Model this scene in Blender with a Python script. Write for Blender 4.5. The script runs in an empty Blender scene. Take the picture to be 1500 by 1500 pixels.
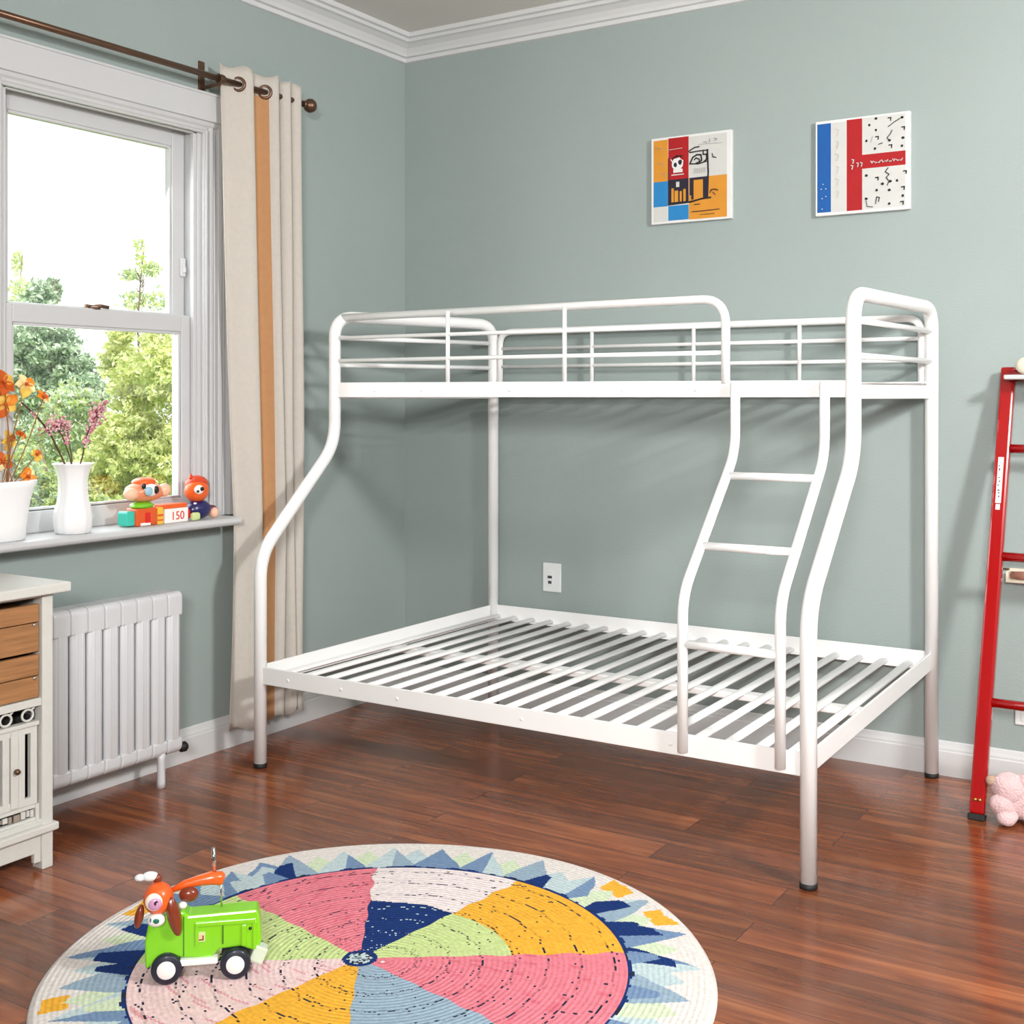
import bpy, bmesh, math, random
from mathutils import Vector, Matrix
import numpy as np
random.seed(7)
R = math.radians
PI = math.pi
SC = bpy.context.scene
COL = SC.collection

# ------------------------------------------------------------------ camera, world, lights
F = math.sqrt((750 + 2070) * (1884 - 750)); _n = math.hypot(2820, F)
CA, CB = 2820 / _n, F / _n
HZ, CH = 582, 1.35
CX, CY = 3.455068, -4.519429
cd = bpy.data.cameras.new('camera'); cam = bpy.data.objects.new('camera', cd); COL.objects.link(cam)
cam.location = (CX, CY, CH); cam.rotation_euler = (R(90), 0, math.asin(CB))
cd.sensor_width = 36; cd.lens = F / 1500 * 36; cd.shift_y = -(750 - HZ) / 1500; cd.clip_end = 200; cd.clip_start = 0.05
SC.camera = cam
SC.view_settings.view_transform = 'Standard'; SC.view_settings.look = 'None'
SC.view_settings.gamma = 1; SC.view_settings.use_curve_mapping = False
SC.view_settings.exposure = -0.17

w = bpy.data.worlds.new('sky'); SC.world = w; w.use_nodes = True
nt = w.node_tree; bg = nt.nodes['Background']
tc = nt.nodes.new('ShaderNodeTexCoord'); nz = nt.nodes.new('ShaderNodeTexNoise'); rp = nt.nodes.new('ShaderNodeValToRGB')
nz.inputs['Scale'].default_value = 3; nz.inputs['Detail'].default_value = 5
rp.color_ramp.elements[0].color = (0.86, 0.90, 0.93, 1); rp.color_ramp.elements[1].color = (1, 1, 1, 1)
nt.links.new(tc.outputs['Generated'], nz.inputs['Vector']); nt.links.new(nz.outputs['Fac'], rp.inputs['Fac'])
nt.links.new(rp.outputs['Color'], bg.inputs['Color']); bg.inputs['Strength'].default_value = 2.0

def area(name, loc, target, sx, sy, power, col=(1, 1, 1)):
    d = bpy.data.lights.new(name, 'AREA'); d.shape = 'RECTANGLE'; d.size = sx; d.size_y = sy; d.energy = power; d.color = col
    o = bpy.data.objects.new(name, d); COL.objects.link(o); o.location = loc
    o.rotation_euler = (Vector(target) - Vector(loc)).to_track_quat('-Z', 'Y').to_euler()
    return o
area('side_ceiling_lamp', (4.7, -2.3, 2.55), (0.9, -0.5, 0.9), 0.34, 0.34, 122, (1.0, 0.99, 0.97))
area('rear_fill_light', (4.0, -5.85, 2.1), (1.7, 0, 0.9), 0.8, 0.6, 84, (1.0, 0.985, 0.96)).data.spread = R(105)  # fill light added behind the camera; no window opening there
area('daylight_window', (-0.32, -1.72, 1.65), (2.5, -1.9, 0.4), 0.75, 1.3, 16, (0.97, 0.99, 1.0))
area('ceiling_fill_light', (2.6, -3.6, 2.9), (2.6, -3.6, 0), 0.7, 0.7, 5, (1.0, 0.97, 0.93))  # weak overhead fill added for the closed room, no fitting modelled
sd = bpy.data.lights.new('sun', 'SUN'); sd.energy = 6.5; sd.angle = R(3); sd.color = (1, 0.97, 0.88)
so = bpy.data.objects.new('sun', sd); COL.objects.link(so); so.rotation_euler = Vector((-0.55, 0.25, -0.8)).to_track_quat('-Z', 'Y').to_euler()
so.location = (3, -3, 8)

# ------------------------------------------------------------------ helpers
def ray(px, py):
    X = (px - 750) / F
    return (X * CA - CB, X * CB + CA, (HZ - py) / F)
def at(px, py, x=None, y=None, z=None, d=None):
    r = ray(px, py)
    t = (x - CX) / r[0] if x is not None else (y - CY) / r[1] if y is not None else (z - CH) / r[2] if z is not None else d
    return Vector((CX + r[0] * t, CY + r[1] * t, CH + r[2] * t))

def s2l(c):
    return tuple((v / 255 / 12.92) if v / 255 <= 0.04045 else ((v / 255 + 0.055) / 1.055) ** 2.4 for v in c)
MATS = {}
def mat(name, rgb, rough=0.5, metal=0.0, noise=0.06, nscale=12.0, bump=0.0, bscale=80.0, coat=0.0, sub=0.0, trans=0.0, stretch=None, spec=0.5, sheen=0.0):
    if name in MATS: return MATS[name]
    m = bpy.data.materials.new(name); m.use_nodes = True; n = m.node_tree; b = n.nodes['Principled BSDF']
    c = s2l(rgb)
    tcn = n.nodes.new('ShaderNodeTexCoord'); mp = n.nodes.new('ShaderNodeMapping')
    n.links.new(tcn.outputs['Object'], mp.inputs['Vector'])
    if stretch: mp.inputs['Scale'].default_value = stretch
    no = n.nodes.new('ShaderNodeTexNoise'); no.inputs['Scale'].default_value = nscale; no.inputs['Detail'].default_value = 4
    n.links.new(mp.outputs['Vector'], no.inputs['Vector'])
    mx = n.nodes.new('ShaderNodeMix'); mx.data_type = 'RGBA'
    mx.inputs['A'].default_value = tuple(max(0, v * (1 - noise)) for v in c) + (1,)
    mx.inputs['B'].default_value = tuple(min(1, v * (1 + noise)) for v in c) + (1,)
    n.links.new(no.outputs['Fac'], mx.inputs['Factor']); n.links.new(mx.outputs['Result'], b.inputs['Base Color'])
    b.inputs['Roughness'].default_value = rough; b.inputs['Metallic'].default_value = metal
    b.inputs['Coat Weight'].default_value = coat; b.inputs['Specular IOR Level'].default_value = spec
    b.inputs['Sheen Weight'].default_value = sheen
    if bump:
        nb = n.nodes.new('ShaderNodeTexNoise'); nb.inputs['Scale'].default_value = bscale; nb.inputs['Detail'].default_value = 3
        n.links.new(mp.outputs['Vector'], nb.inputs['Vector'])
        bp = n.nodes.new('ShaderNodeBump'); bp.inputs['Strength'].default_value = bump; bp.inputs['Distance'].default_value = 0.01
        n.links.new(nb.outputs['Fac'], bp.inputs['Height']); n.links.new(bp.outputs['Normal'], b.inputs['Normal'])
    if trans:   # thin translucent cloth / leaf
        tr = n.nodes.new('ShaderNodeBsdfTranslucent'); n.links.new(mx.outputs['Result'], tr.inputs['Color'])
        ms = n.nodes.new('ShaderNodeMixShader'); ms.inputs['Fac'].default_value = trans
        out = n.nodes['Material Output']
        n.links.new(b.outputs['BSDF'], ms.inputs[1]); n.links.new(tr.outputs['BSDF'], ms.inputs[2]); n.links.new(ms.outputs['Shader'], out.inputs['Surface'])
    MATS[name] = m; return m

def tag(o, label=None, cat=None, group=None, kind=None):
    if label: o['label'] = label
    if cat: o['category'] = cat
    if group: o['group'] = group
    if kind: o['kind'] = kind
    return o
def empty(name, loc, rz=0, label=None, cat=None, group=None, kind=None):
    o = bpy.data.objects.new(name, None); COL.objects.link(o); o.location = loc; o.rotation_euler = (0, 0, rz)
    o.empty_display_size = 0.05
    return tag(o, label, cat, group, kind)

def fillet(pts, rad, n=6):
    pts = [Vector(p) for p in pts]
    if not isinstance(rad, (list, tuple)): rad = [rad] * len(pts)
    out = [pts[0]]
    for i in range(1, len(pts) - 1):
        p, a, b, r = pts[i], pts[i - 1], pts[i + 1], rad[i]
        da, db = (a - p), (b - p); la, lb = da.length, db.length; da.normalize(); db.normalize()
        r_ = min(r, la * 0.49, lb * 0.49)
        A, B = p + da * r_, p + db * r_
        for k in range(n + 1):
            t = k / n; out.append(A * (1 - t) ** 2 + p * 2 * t * (1 - t) + B * t * t)
    out.append(pts[-1]); return out

class MB:
    def __init__(s, M=None): s.v = []; s.f = []; s.mi = []; s.sm = []; s.M = M
    def add(s, vs, fs, m=0, smooth=True):
        k = len(s.v)
        s.v += [(s.M @ Vector(v)) if s.M else Vector(v) for v in vs]
        s.f += [tuple(i + k for i in f) for f in fs]; s.mi += [m] * len(fs); s.sm += [smooth] * len(fs); return s
    def box(s, lo, hi, m=0, rot=None):
        x0, y0, z0 = lo; x1, y1, z1 = hi
        vs = [Vector(p) for p in ((x0, y0, z0), (x1, y0, z0), (x1, y1, z0), (x0, y1, z0), (x0, y0, z1), (x1, y0, z1), (x1, y1, z1), (x0, y1, z1))]
        if rot: c = Vector(((x0 + x1) / 2, (y0 + y1) / 2, (z0 + z1) / 2)); vs = [c + rot @ (v - c) for v in vs]
        return s.add(vs, [(0, 3, 2, 1), (4, 5, 6, 7), (0, 1, 5, 4), (1, 2, 6, 5), (2, 3, 7, 6), (3, 0, 4, 7)], m, False)
    def hexa(s, vs, m=0):
        return s.add(vs, [(0, 3, 2, 1), (4, 5, 6, 7), (0, 1, 5, 4), (1, 2, 6, 5), (2, 3, 7, 6), (3, 0, 4, 7)], m, False)
    def tube(s, pts, r, n=12, m=0, sx=1.0, up=None, caps=True):
        pts = [Vector(p) for p in pts]; N = len(pts)
        rs = r if isinstance(r, (list, tuple)) else [r] * N
        T = []
        for i in range(N):
            t = (pts[min(i + 1, N - 1)] - pts[max(i - 1, 0)]); T.append(t.normalized() if t.length > 1e-9 else Vector((0, 0, 1)))
        u = Vector(up) if up else (Vector((0, 0, 1)) if abs(T[0].z) < 0.9 else Vector((1, 0, 0)))
        u = (u - T[0] * u.dot(T[0])).normalized()
        vs = []
        for i in range(N):
            u = (u - T[i] * u.dot(T[i])).normalized(); w_ = T[i].cross(u)
            for k in range(n):
                a = 2 * PI * k / n; vs.append(pts[i] + (u * math.cos(a) + w_ * math.sin(a) * sx) * rs[i])
        fs = [(i * n + k, i * n + (k + 1) % n, (i + 1) * n + (k + 1) % n, (i + 1) * n + k) for i in range(N - 1) for k in range(n)]
        s.add(vs, fs, m, True)
        if caps: s.add(vs[:n], [tuple(range(n))[::-1]], m, False); s.add(vs[-n:], [tuple(range(n))], m, False)
        return s
    def lathe(s, prof, c=(0, 0, 0), n=32, m=0, axis=None, sq=None):
        c = Vector(c); q = Vector((0, 0, 1)).rotation_difference(Vector(axis)) if axis else None
        vs = []
        for r, z in prof:
            for k in range(n):
                a = 2 * PI * k / n; p = Vector((r * math.cos(a), r * math.sin(a), z))
                if sq: p.x *= sq[0]; p.y *= sq[1]
                vs.append(c + (q @ p if q else p))
        fs = [(i * n + k, i * n + (k + 1) % n, (i + 1) * n + (k + 1) % n, (i + 1) * n + k) for i in range(len(prof) - 1) for k in range(n)]
        return s.add(vs, fs, m, True)
    def ball(s, c, r, m=0, n=20, q=12, rot=None, wob=0.0, seed=0):
        c = Vector(c); r = (r, r, r) if not isinstance(r, (list, tuple)) else r
        rnd = random.Random(seed); ph = [rnd.uniform(0, 6) for _ in range(4)]
        vs = []
        for i in range(q + 1):
            t = PI * i / q
            for k in range(n):
                a = 2 * PI * k / n
                g = 1 + wob * (math.sin(3 * a + ph[0]) * math.sin(2 * t + ph[1]) + 0.6 * math.sin(5 * t + ph[2]) * math.cos(2 * a + ph[3])) * math.sin(t)
                p = Vector((r[0] * math.sin(t) * math.cos(a) * g, r[1] * math.sin(t) * math.sin(a) * g, -r[2] * math.cos(t) * g))
                vs.append(c + (rot @ p if rot else p))
        fs = [(i * n + k, i * n + (k + 1) % n, (i + 1) * n + (k + 1) % n, (i + 1) * n + k) for i in range(q) for k in range(n)]
        return s.add(vs, fs, m, True)
    def disc(s, c, r, axis, m=0, n=24, th=0.002):
        q = Vector((0, 0, 1)).rotation_difference(Vector(axis)); c = Vector(c)
        rx, ry = r if isinstance(r, tuple) else (r, r)
        vs = [c + q @ Vector((rx * math.cos(2 * PI * k / n), ry * math.sin(2 * PI * k / n), z)) for z in (0, th) for k in range(n)]
        return s.add(vs, [tuple(range(n))[::-1], tuple(range(n, 2 * n))] + [(k, (k + 1) % n, n + (k + 1) % n, n + k) for k in range(n)], m, False)
    def sweep(s, prof, p0, p1, u, m=0, smooth=False, caps=True):
        """profile [(a, b)]: a along u, b along z, extruded from p0 to p1"""
        u = Vector(u); n = len(prof); vs = [Vector(p) + u * a + Vector((0, 0, b)) for p in (p0, p1) for a, b in prof]
        s.add(vs, [(k, (k + 1) % n, n + (k + 1) % n, n + k) for k in range(n)], m, smooth)
        if caps: s.add(vs, [tuple(range(n))[::-1], tuple(range(n, 2 * n))], m, False)
        return s
    def build(s, name, mats, parent=None, bevel=0.0, sub=0, local=False):
        me = bpy.data.meshes.new(name)
        off = parent.location if (parent is not None and not local) else Vector((0, 0, 0))
        if parent is not None and parent.parent is not None and not local:
            off = parent.parent.location + parent.location
            if parent.parent.parent is not None: off = off + parent.parent.parent.location
        me.from_pydata([tuple(v - off) for v in s.v], [], s.f)
        if not isinstance(mats, (list, tuple)): mats = [mats]
        for m_ in mats: me.materials.append(m_)
        me.polygons.foreach_set('material_index', s.mi); me.polygons.foreach_set('use_smooth', s.sm)
        bm = bmesh.new(); bm.from_mesh(me); bmesh.ops.remove_doubles(bm, verts=bm.verts, dist=1e-5)
        bmesh.ops.recalc_face_normals(bm, faces=bm.faces); bm.to_mesh(me); bm.free(); me.update()
        o = bpy.data.objects.new(name, me); COL.objects.link(o); o.parent = parent
        if bevel:
            b = o.modifiers.new('bevel', 'BEVEL'); b.width = bevel; b.segments = 2; b.limit_method = 'ANGLE'; b.angle_limit = R(40)
        if sub:
            b = o.modifiers.new('sub', 'SUBSURF'); b.levels = sub; b.render_levels = sub
        return o

def cyl(mb, p0, p1, r, m=0, n=20): return mb.tube([p0, p1], r, n=n, m=m)
def text(name, body, size, M, m, parent, extrude=0.0006):
    cu = bpy.data.curves.new(name, 'FONT'); cu.body = body; cu.size = size; cu.extrude = extrude; cu.align_x = 'CENTER'; cu.align_y = 'CENTER'
    t = bpy.data.objects.new(name + '_tmp', cu); COL.objects.link(t)
    dg = bpy.context.evaluated_depsgraph_get(); me = bpy.data.meshes.new_from_object(t.evaluated_get(dg))
    bpy.data.objects.remove(t); me.name = name; me.materials.clear(); me.materials.append(m)
    o = bpy.data.objects.new(name, me); COL.objects.link(o); o.parent = parent; o.matrix_local = M
    return o

# ------------------------------------------------------------------ materials
def wall_material():
    m = mat('sage_wall_paint', (152, 164, 162), 0.75, noise=0.06, nscale=1.6, bump=0.12, bscale=140)
    return m
WALL = wall_material()
CEIL = mat('ceiling_paint', (222, 220, 214), 0.85, noise=0.03, nscale=1.5, bump=0.1, bscale=60)
TRIM = mat('white_trim_paint', (210, 211, 212), 0.4, noise=0.03, nscale=8)
TRIMW = mat('window_white_paint', (198, 199, 201), 0.4, noise=0.04, nscale=6)
STEEL = mat('white_powder_coat', (240, 240, 240), 0.32, noise=0.01, coat=0.15)
BLACK = mat('black_rubber', (18, 18, 18), 0.6)
RADW = mat('radiator_enamel', (208, 209, 212), 0.35, noise=0.03, nscale=20, coat=0.2)
BRONZE = mat('aged_bronze', (110, 84, 68), 0.35, metal=0.8, noise=0.15)
CURT = mat('cream_linen', (228, 222, 214), 0.9, noise=0.06, nscale=60, bump=0.25, bscale=400, trans=0.35)
BACKGLOW = mat('backlit_glow_linen', (206, 156, 110), 0.9, noise=0.08, nscale=40, bump=0.2, bscale=400, trans=0.25)  # tan-orange colour paints light glowing through one curtain fold
WOODC = mat('pine_board', (160, 112, 70), 0.6, noise=0.55, nscale=5, bump=0.15, bscale=30, stretch=(3, 1.2, 22))
CABW = mat('chalky_white_paint', (208, 207, 202), 0.55, noise=0.06, nscale=25, bump=0.1, bscale=60)
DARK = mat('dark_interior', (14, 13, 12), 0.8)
CERAM = mat('white_ceramic', (240, 240, 242), 0.22, noise=0.01, coat=0.4)
REDP = mat('glossy_red_paint', (160, 3, 7), 0.2, noise=0.06, nscale=5, coat=0.6)
CHROME = mat('chrome', (220, 220, 222), 0.12, metal=1.0, noise=0.02)

def floor_material():
    m = bpy.data.materials.new('cherry_plank_floor'); m.use_nodes = True; n = m.node_tree; L = n.links.new; b = n.nodes['Principled BSDF']
    tcn = n.nodes.new('ShaderNodeTexCoord')
    br = n.nodes.new('ShaderNodeTexBrick'); br.offset = 0.37; br.offset_frequency = 2; br.squash = 1
    br.inputs['Scale'].default_value = 1; br.inputs['Brick Width'].default_value = 1.15; br.inputs['Row Height'].default_value = 0.128
    br.inputs['Mortar Size'].default_value = 0.0014; br.inputs['Mortar Smooth'].default_value = 0.2; br.inputs['Bias'].default_value = 0.0
    br.inputs['Color1'].default_value = (0, 0, 0, 1); br.inputs['Color2'].default_value = (1, 1, 1, 1); br.inputs['Mortar'].default_value = (0.5, 0.5, 0.5, 1)
    L(tcn.outputs['Object'], br.inputs['Vector'])
    mp = n.nodes.new('ShaderNodeMapping'); mp.inputs['Scale'].default_value = (1.3, 15, 1)
    L(tcn.outputs['Object'], mp.inputs['Vector'])
    # shift the grain per board
    sh = n.nodes.new('ShaderNodeVectorMath'); sh.operation = 'MULTIPLY_ADD'; sh.inputs[1].default_value = (13, 7, 5)
    L(br.outputs['Color'], sh.inputs[0]); L(mp.outputs['Vector'], sh.inputs[2])
    g = n.nodes.new('ShaderNodeTexNoise'); g.inputs['Scale'].default_value = 1.6; g.inputs['Detail'].default_value = 8; g.inputs['Roughness'].default_value = 0.62; g.inputs['Distortion'].default_value = 0.7
    L(sh.outputs['Vector'], g.inputs['Vector'])
    g2 = n.nodes.new('ShaderNodeTexNoise'); g2.inputs['Scale'].default_value = 1.3; g2.inputs['Detail'].default_value = 2
    L(tcn.outputs['Object'], g2.inputs['Vector'])
    r1 = n.nodes.new('ShaderNodeValToRGB'); e = r1.color_ramp.elements
    e[0].position = 0.25; e[0].color = s2l((84, 42, 24)) + (1,); e[1].position = 0.8; e[1].color = s2l((182, 112, 66)) + (1,)
    k = r1.color_ramp.elements.new(0.52); k.color = s2l((134, 72, 40)) + (1,)
    L(g.outputs['Fac'], r1.inputs['Fac'])
    hv = n.nodes.new('ShaderNodeHueSaturation'); mr = n.nodes.new('ShaderNodeMapRange'); mr.inputs['To Min'].default_value = 0.68; mr.inputs['To Max'].default_value = 1.25
    L(br.outputs['Color'], mr.inputs['Value']); L(mr.outputs['Result'], hv.inputs['Value']); L(r1.outputs['Color'], hv.inputs['Color'])
    mo = n.nodes.new('ShaderNodeMix'); mo.data_type = 'RGBA'; mo.inputs['B'].default_value = s2l((58, 28, 18)) + (1,)
    L(br.outputs['Fac'], mo.inputs['Factor']); L(hv.outputs['Color'], mo.inputs['A']); L(mo.outputs['Result'], b.inputs['Base Color'])
    rr = n.nodes.new('ShaderNodeMapRange'); rr.inputs['To Min'].default_value = 0.14; rr.inputs['To Max'].default_value = 0.27
    L(g2.outputs['Fac'], rr.inputs['Value']); L(rr.outputs['Result'], b.inputs['Roughness'])
    bp = n.nodes.new('ShaderNodeBump'); bp.inputs['Strength'].default_value = 0.08; bp.inputs['Distance'].default_value = 0.004
    ad = n.nodes.new('ShaderNodeMath'); ad.operation = 'MULTIPLY_ADD'; ad.inputs[1].default_value = -1.5
    L(br.outputs['Fac'], ad.inputs[0]); L(g.outputs['Fac'], ad.inputs[2]); L(ad.outputs['Value'], bp.inputs['Height']); L(bp.outputs['Normal'], b.inputs['Normal'])
    b.inputs['Coat Weight'].default_value = 0.25; b.inputs['Coat Roughness'].default_value = 0.15
    return m
FLOOR = floor_material()

# ------------------------------------------------------------------ structure
XR, YF, ZC = 5.0, -6.0, 3.0
def struct(mb, name, m, **k): o = mb.build(name, m, **k); o['kind'] = 'structure'; return o
struct(MB().box((-0.25, YF - 0.1, -0.12), (XR + 0.1, 0.12, 0)), 'floor', FLOOR)
struct(MB().box((-0.25, YF - 0.1, ZC), (XR + 0.1, 0.12, ZC + 0.1)), 'ceiling', CEIL)
struct(MB().box((-0.25, 0, 0), (XR + 0.1, 0.12, ZC)), 'wall_back', WALL)
struct(MB().box((XR, YF, 0), (XR + 0.1, 0, ZC)), 'wall_right', WALL)
struct(MB().box((-0.25, YF - 0.1, 0), (XR + 0.1, YF, ZC)), 'wall_front', WALL)
# left wall with the window opening
OY0, OY1, OZ0, OZ1 = -2.12, -1.257, 0.88, 2.375
wl = MB()
wl.box((-0.15, YF, 0), (0, OY0, ZC)); wl.box((-0.15, OY1, 0), (0, 0, ZC))
wl.box((-0.15, OY0, 0), (0, OY1, OZ0)); wl.box((-0.15, OY0, OZ1), (0, OY1, ZC))
struct(wl, 'wall_left', WALL)
# crown moulding: stepped cove profile (a = out from wall, b = height)
crown = [(0, 2.895), (0.014, 2.898), (0.016, 2.915), (0.03, 2.918), (0.036, 2.93), (0.05, 2.948), (0.072, 2.962), (0.085, 2.966), (0.09, 2.978), (0.104, 2.982), (0.108, 3.0), (0, 3.0)]
struct(MB().sweep(crown, (0, YF, 0), (0, -0.0, 0), (1, 0, 0)), 'trim_1', TRIM)
struct(MB().sweep(crown, (0.0, 0, 0), (XR, 0, 0), (0, -1, 0)), 'trim_2', TRIM)
bb = [(0, 0), (0.016, 0), (0.016, 0.085), (0.013, 0.090), (0.013, 0.096), (0.009, 0.106), (0.006, 0.118), (0, 0.122)]
struct(MB().sweep(bb, (0, YF, 0), (0, 0, 0), (1, 0, 0)), 'baseboard_left', TRIM)
struct(MB().sweep(bb, (0.0, 0, 0), (XR, 0, 0), (0, -1, 0)), 'baseboard_back', TRIM)

# ------------------------------------------------------------------ window
win = empty('window_1', (0, -1.74, 0.88), kind='structure')
f = MB()   # jamb lining and outer stops
f.box((-0.14, OY0, OZ0), (0.0, OY0 + 0.02, OZ1)); f.box((-0.14, OY1 - 0.02, OZ0), (0.0, OY1, OZ1))
f.box((-0.14, OY0, OZ1 - 0.02), (0.0, OY1, OZ1)); f.box((-0.14, OY0, OZ0), (0.0, OY1, OZ0 + 0.02))
f.box((-0.025, OY1 - 0.034, OZ0), (-0.008, OY1 - 0.018, OZ1)); f.box((-0.025, OY0 + 0.018, OZ0), (-0.008, OY0 + 0.034, OZ1))
f.box((-0.025, OY0, OZ1 - 0.034), (-0.008, OY1, OZ1 - 0.018))
f.build('window_frame', TRIMW, win, bevel=0.002)
c = MB()   # moulded casing: sides and tall plain head with a small cap
for y0, y1 in ((OY1 - 0.004, -1.115), (-2.30, OY0 + 0.004)):
    c.box((0, y0, 0.9), (0.014, y1, 2.39)); 
    a, b_ = (y0, y1) if y0 > -1.5 else (y1, y0); sg = 1 if y0 > -1.5 else -1
    for o_, w_, t_ in ((0.006, 0.010, 0.022), (0.022, 0.016, 0.026), (0.046, 0.008, 0.021), (0.060, 0.020, 0.03), (0.09, 0.012, 0.022), (0.118, 0.022, 0.03)):
        q0, q1 = a + sg * o_, a + sg * (o_ + w_); c.box((0, min(q0, q1), 0.9), (t_, max(q0, q1), 2.385))
c.sweep([(0, 2.345), (0.014, 2.345), (0.017, 2.352), (0.022, 2.356), (0.022, 2.364), (0.03, 2.372), (0.034, 2.386), (0.034, 2.393), (0, 2.393)], (0, -2.31, 0), (0, -1.115, 0), (1, 0, 0))
c.box((0, -2.32, 2.385), (0.048, -1.11, 2.485))
c.box((0, -2.33, 2.481), (0.053, -1.105, 2.491))
c.build('casing', TRIMW, win, bevel=0.0025)
# sill with a rounded nose
ZS = 0.902
s = MB().sweep([(-0.06, ZS - 0.03), (0.135, ZS - 0.03), (0.146, ZS - 0.026), (0.152, ZS - 0.015), (0.146, ZS - 0.004), (0.135, ZS), (-0.06, ZS)], (0, -2.75, 0), (0, -1.195, 0), (1, 0, 0))
s.build('window_sill', TRIMW, win, bevel=0.004)
ax = [(-0.001, ZS - 0.05), (0.012, ZS - 0.05), (0.02, ZS - 0.031), (-0.001, ZS - 0.031)]
# sashes
GL = bpy.data.materials.new('window_glass'); GL.use_nodes = True
_n2 = GL.node_tree; _n2.nodes.remove(_n2.nodes['Principled BSDF'])
_t = _n2.nodes.new('ShaderNodeBsdfTransparent'); _g = _n2.nodes.new('ShaderNodeBsdfGlossy'); _g.inputs['Roughness'].default_value = 0.02
_t.inputs['Color'].default_value = (0.96, 0.98, 0.97, 1)
_m = _n2.nodes.new('ShaderNodeMixShader'); _m.inputs['Fac'].default_value = 0.05
_n2.links.new(_t.outputs[0], _m.inputs[1]); _n2.links.new(_g.outputs[0], _m.inputs[2]); _n2.links.new(_m.outputs[0], _n2.nodes['Material Output'].inputs['Surface'])
def sash(x0, x1, z0, z1, zb, zt, st, name):
    Y0, Y1 = OY0 + 0.021, OY1 - 0.021
    o = MB().box((x0, Y0, z0), (x1, Y0 + st, z1)).box((x0, Y1 - st, z0), (x1, Y1, z1)).box((x0, Y0 + st, z0), (x1, Y1 - st, zb)).box((x0, Y0 + st, zt), (x1, Y1 - st, z1))
    xm = (x0 + x1) / 2
    s_ = 0.010   # glazing bead
    o.box((xm - 0.012, Y0 + st, zb), (xm + 0.012, Y0 + st + s_, zt)).box((xm - 0.012, Y1 - st - s_, zb), (xm + 0.012, Y1 - st, zt))
    o.box((xm - 0.012, Y0 + st, zb), (xm + 0.012, Y1 - st, zb + s_)).box((xm - 0.012, Y0 + st, zt - s_), (xm + 0.012, Y1 - st, zt))
    r = o.build('sash', TRIMW, win, bevel=0.003)
    MB().box((xm - 0.002, Y0 + st - 0.004, zb - 0.004), (xm + 0.002, Y1 - st + 0.004, zt + 0.004)).build('pane', GL, r)
    return r
up = sash(-0.105, -0.070, 1.60, 2.355, 1.655, 2.292, 0.06, 'upper')
lo = sash(-0.066, -0.028, 0.905, 1.655, 0.975, 1.595, 0.052, 'lower')
lk = MB().lathe([(0, 0), (0.022, 0), (0.022, 0.006), (0.012, 0.012), (0, 0.014)], at(135, 447, x=-0.045) * 1.0)
p = at(137, 446, x=-0.047); p.z = 1.655
lk = MB().lathe([(0.0, 0), (0.024, 0), (0.024, 0.006), (0.014, 0.011), (0.0, 0.012)], p, n=16)
lk.tube(fillet([p + Vector((0, 0, 0.010)), p + Vector((0.01, 0.02, 0.014)), p + Vector((0.014, 0.052, 0.010))], 0.01), [0.007] * 9, n=8)
lk.tube([p + Vector((0, 0, 0.010)), p + Vector((0, -0.035, 0.012))], 0.006, n=8)
o = lk.build('sash_lock', BRONZE, win); o['label'] = 'bronze sash lock'
p = at(266, 392, x=-0.07)
MB().box((-0.07, p.y - 0.012, p.z - 0.035), (-0.058, p.y + 0.01, p.z + 0.035)).box((-0.058, p.y - 0.006, p.z - 0.02), (-0.05, p.y + 0.006, p.z + 0.0)).build('latch', TRIM, win, bevel=0.002)

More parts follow.
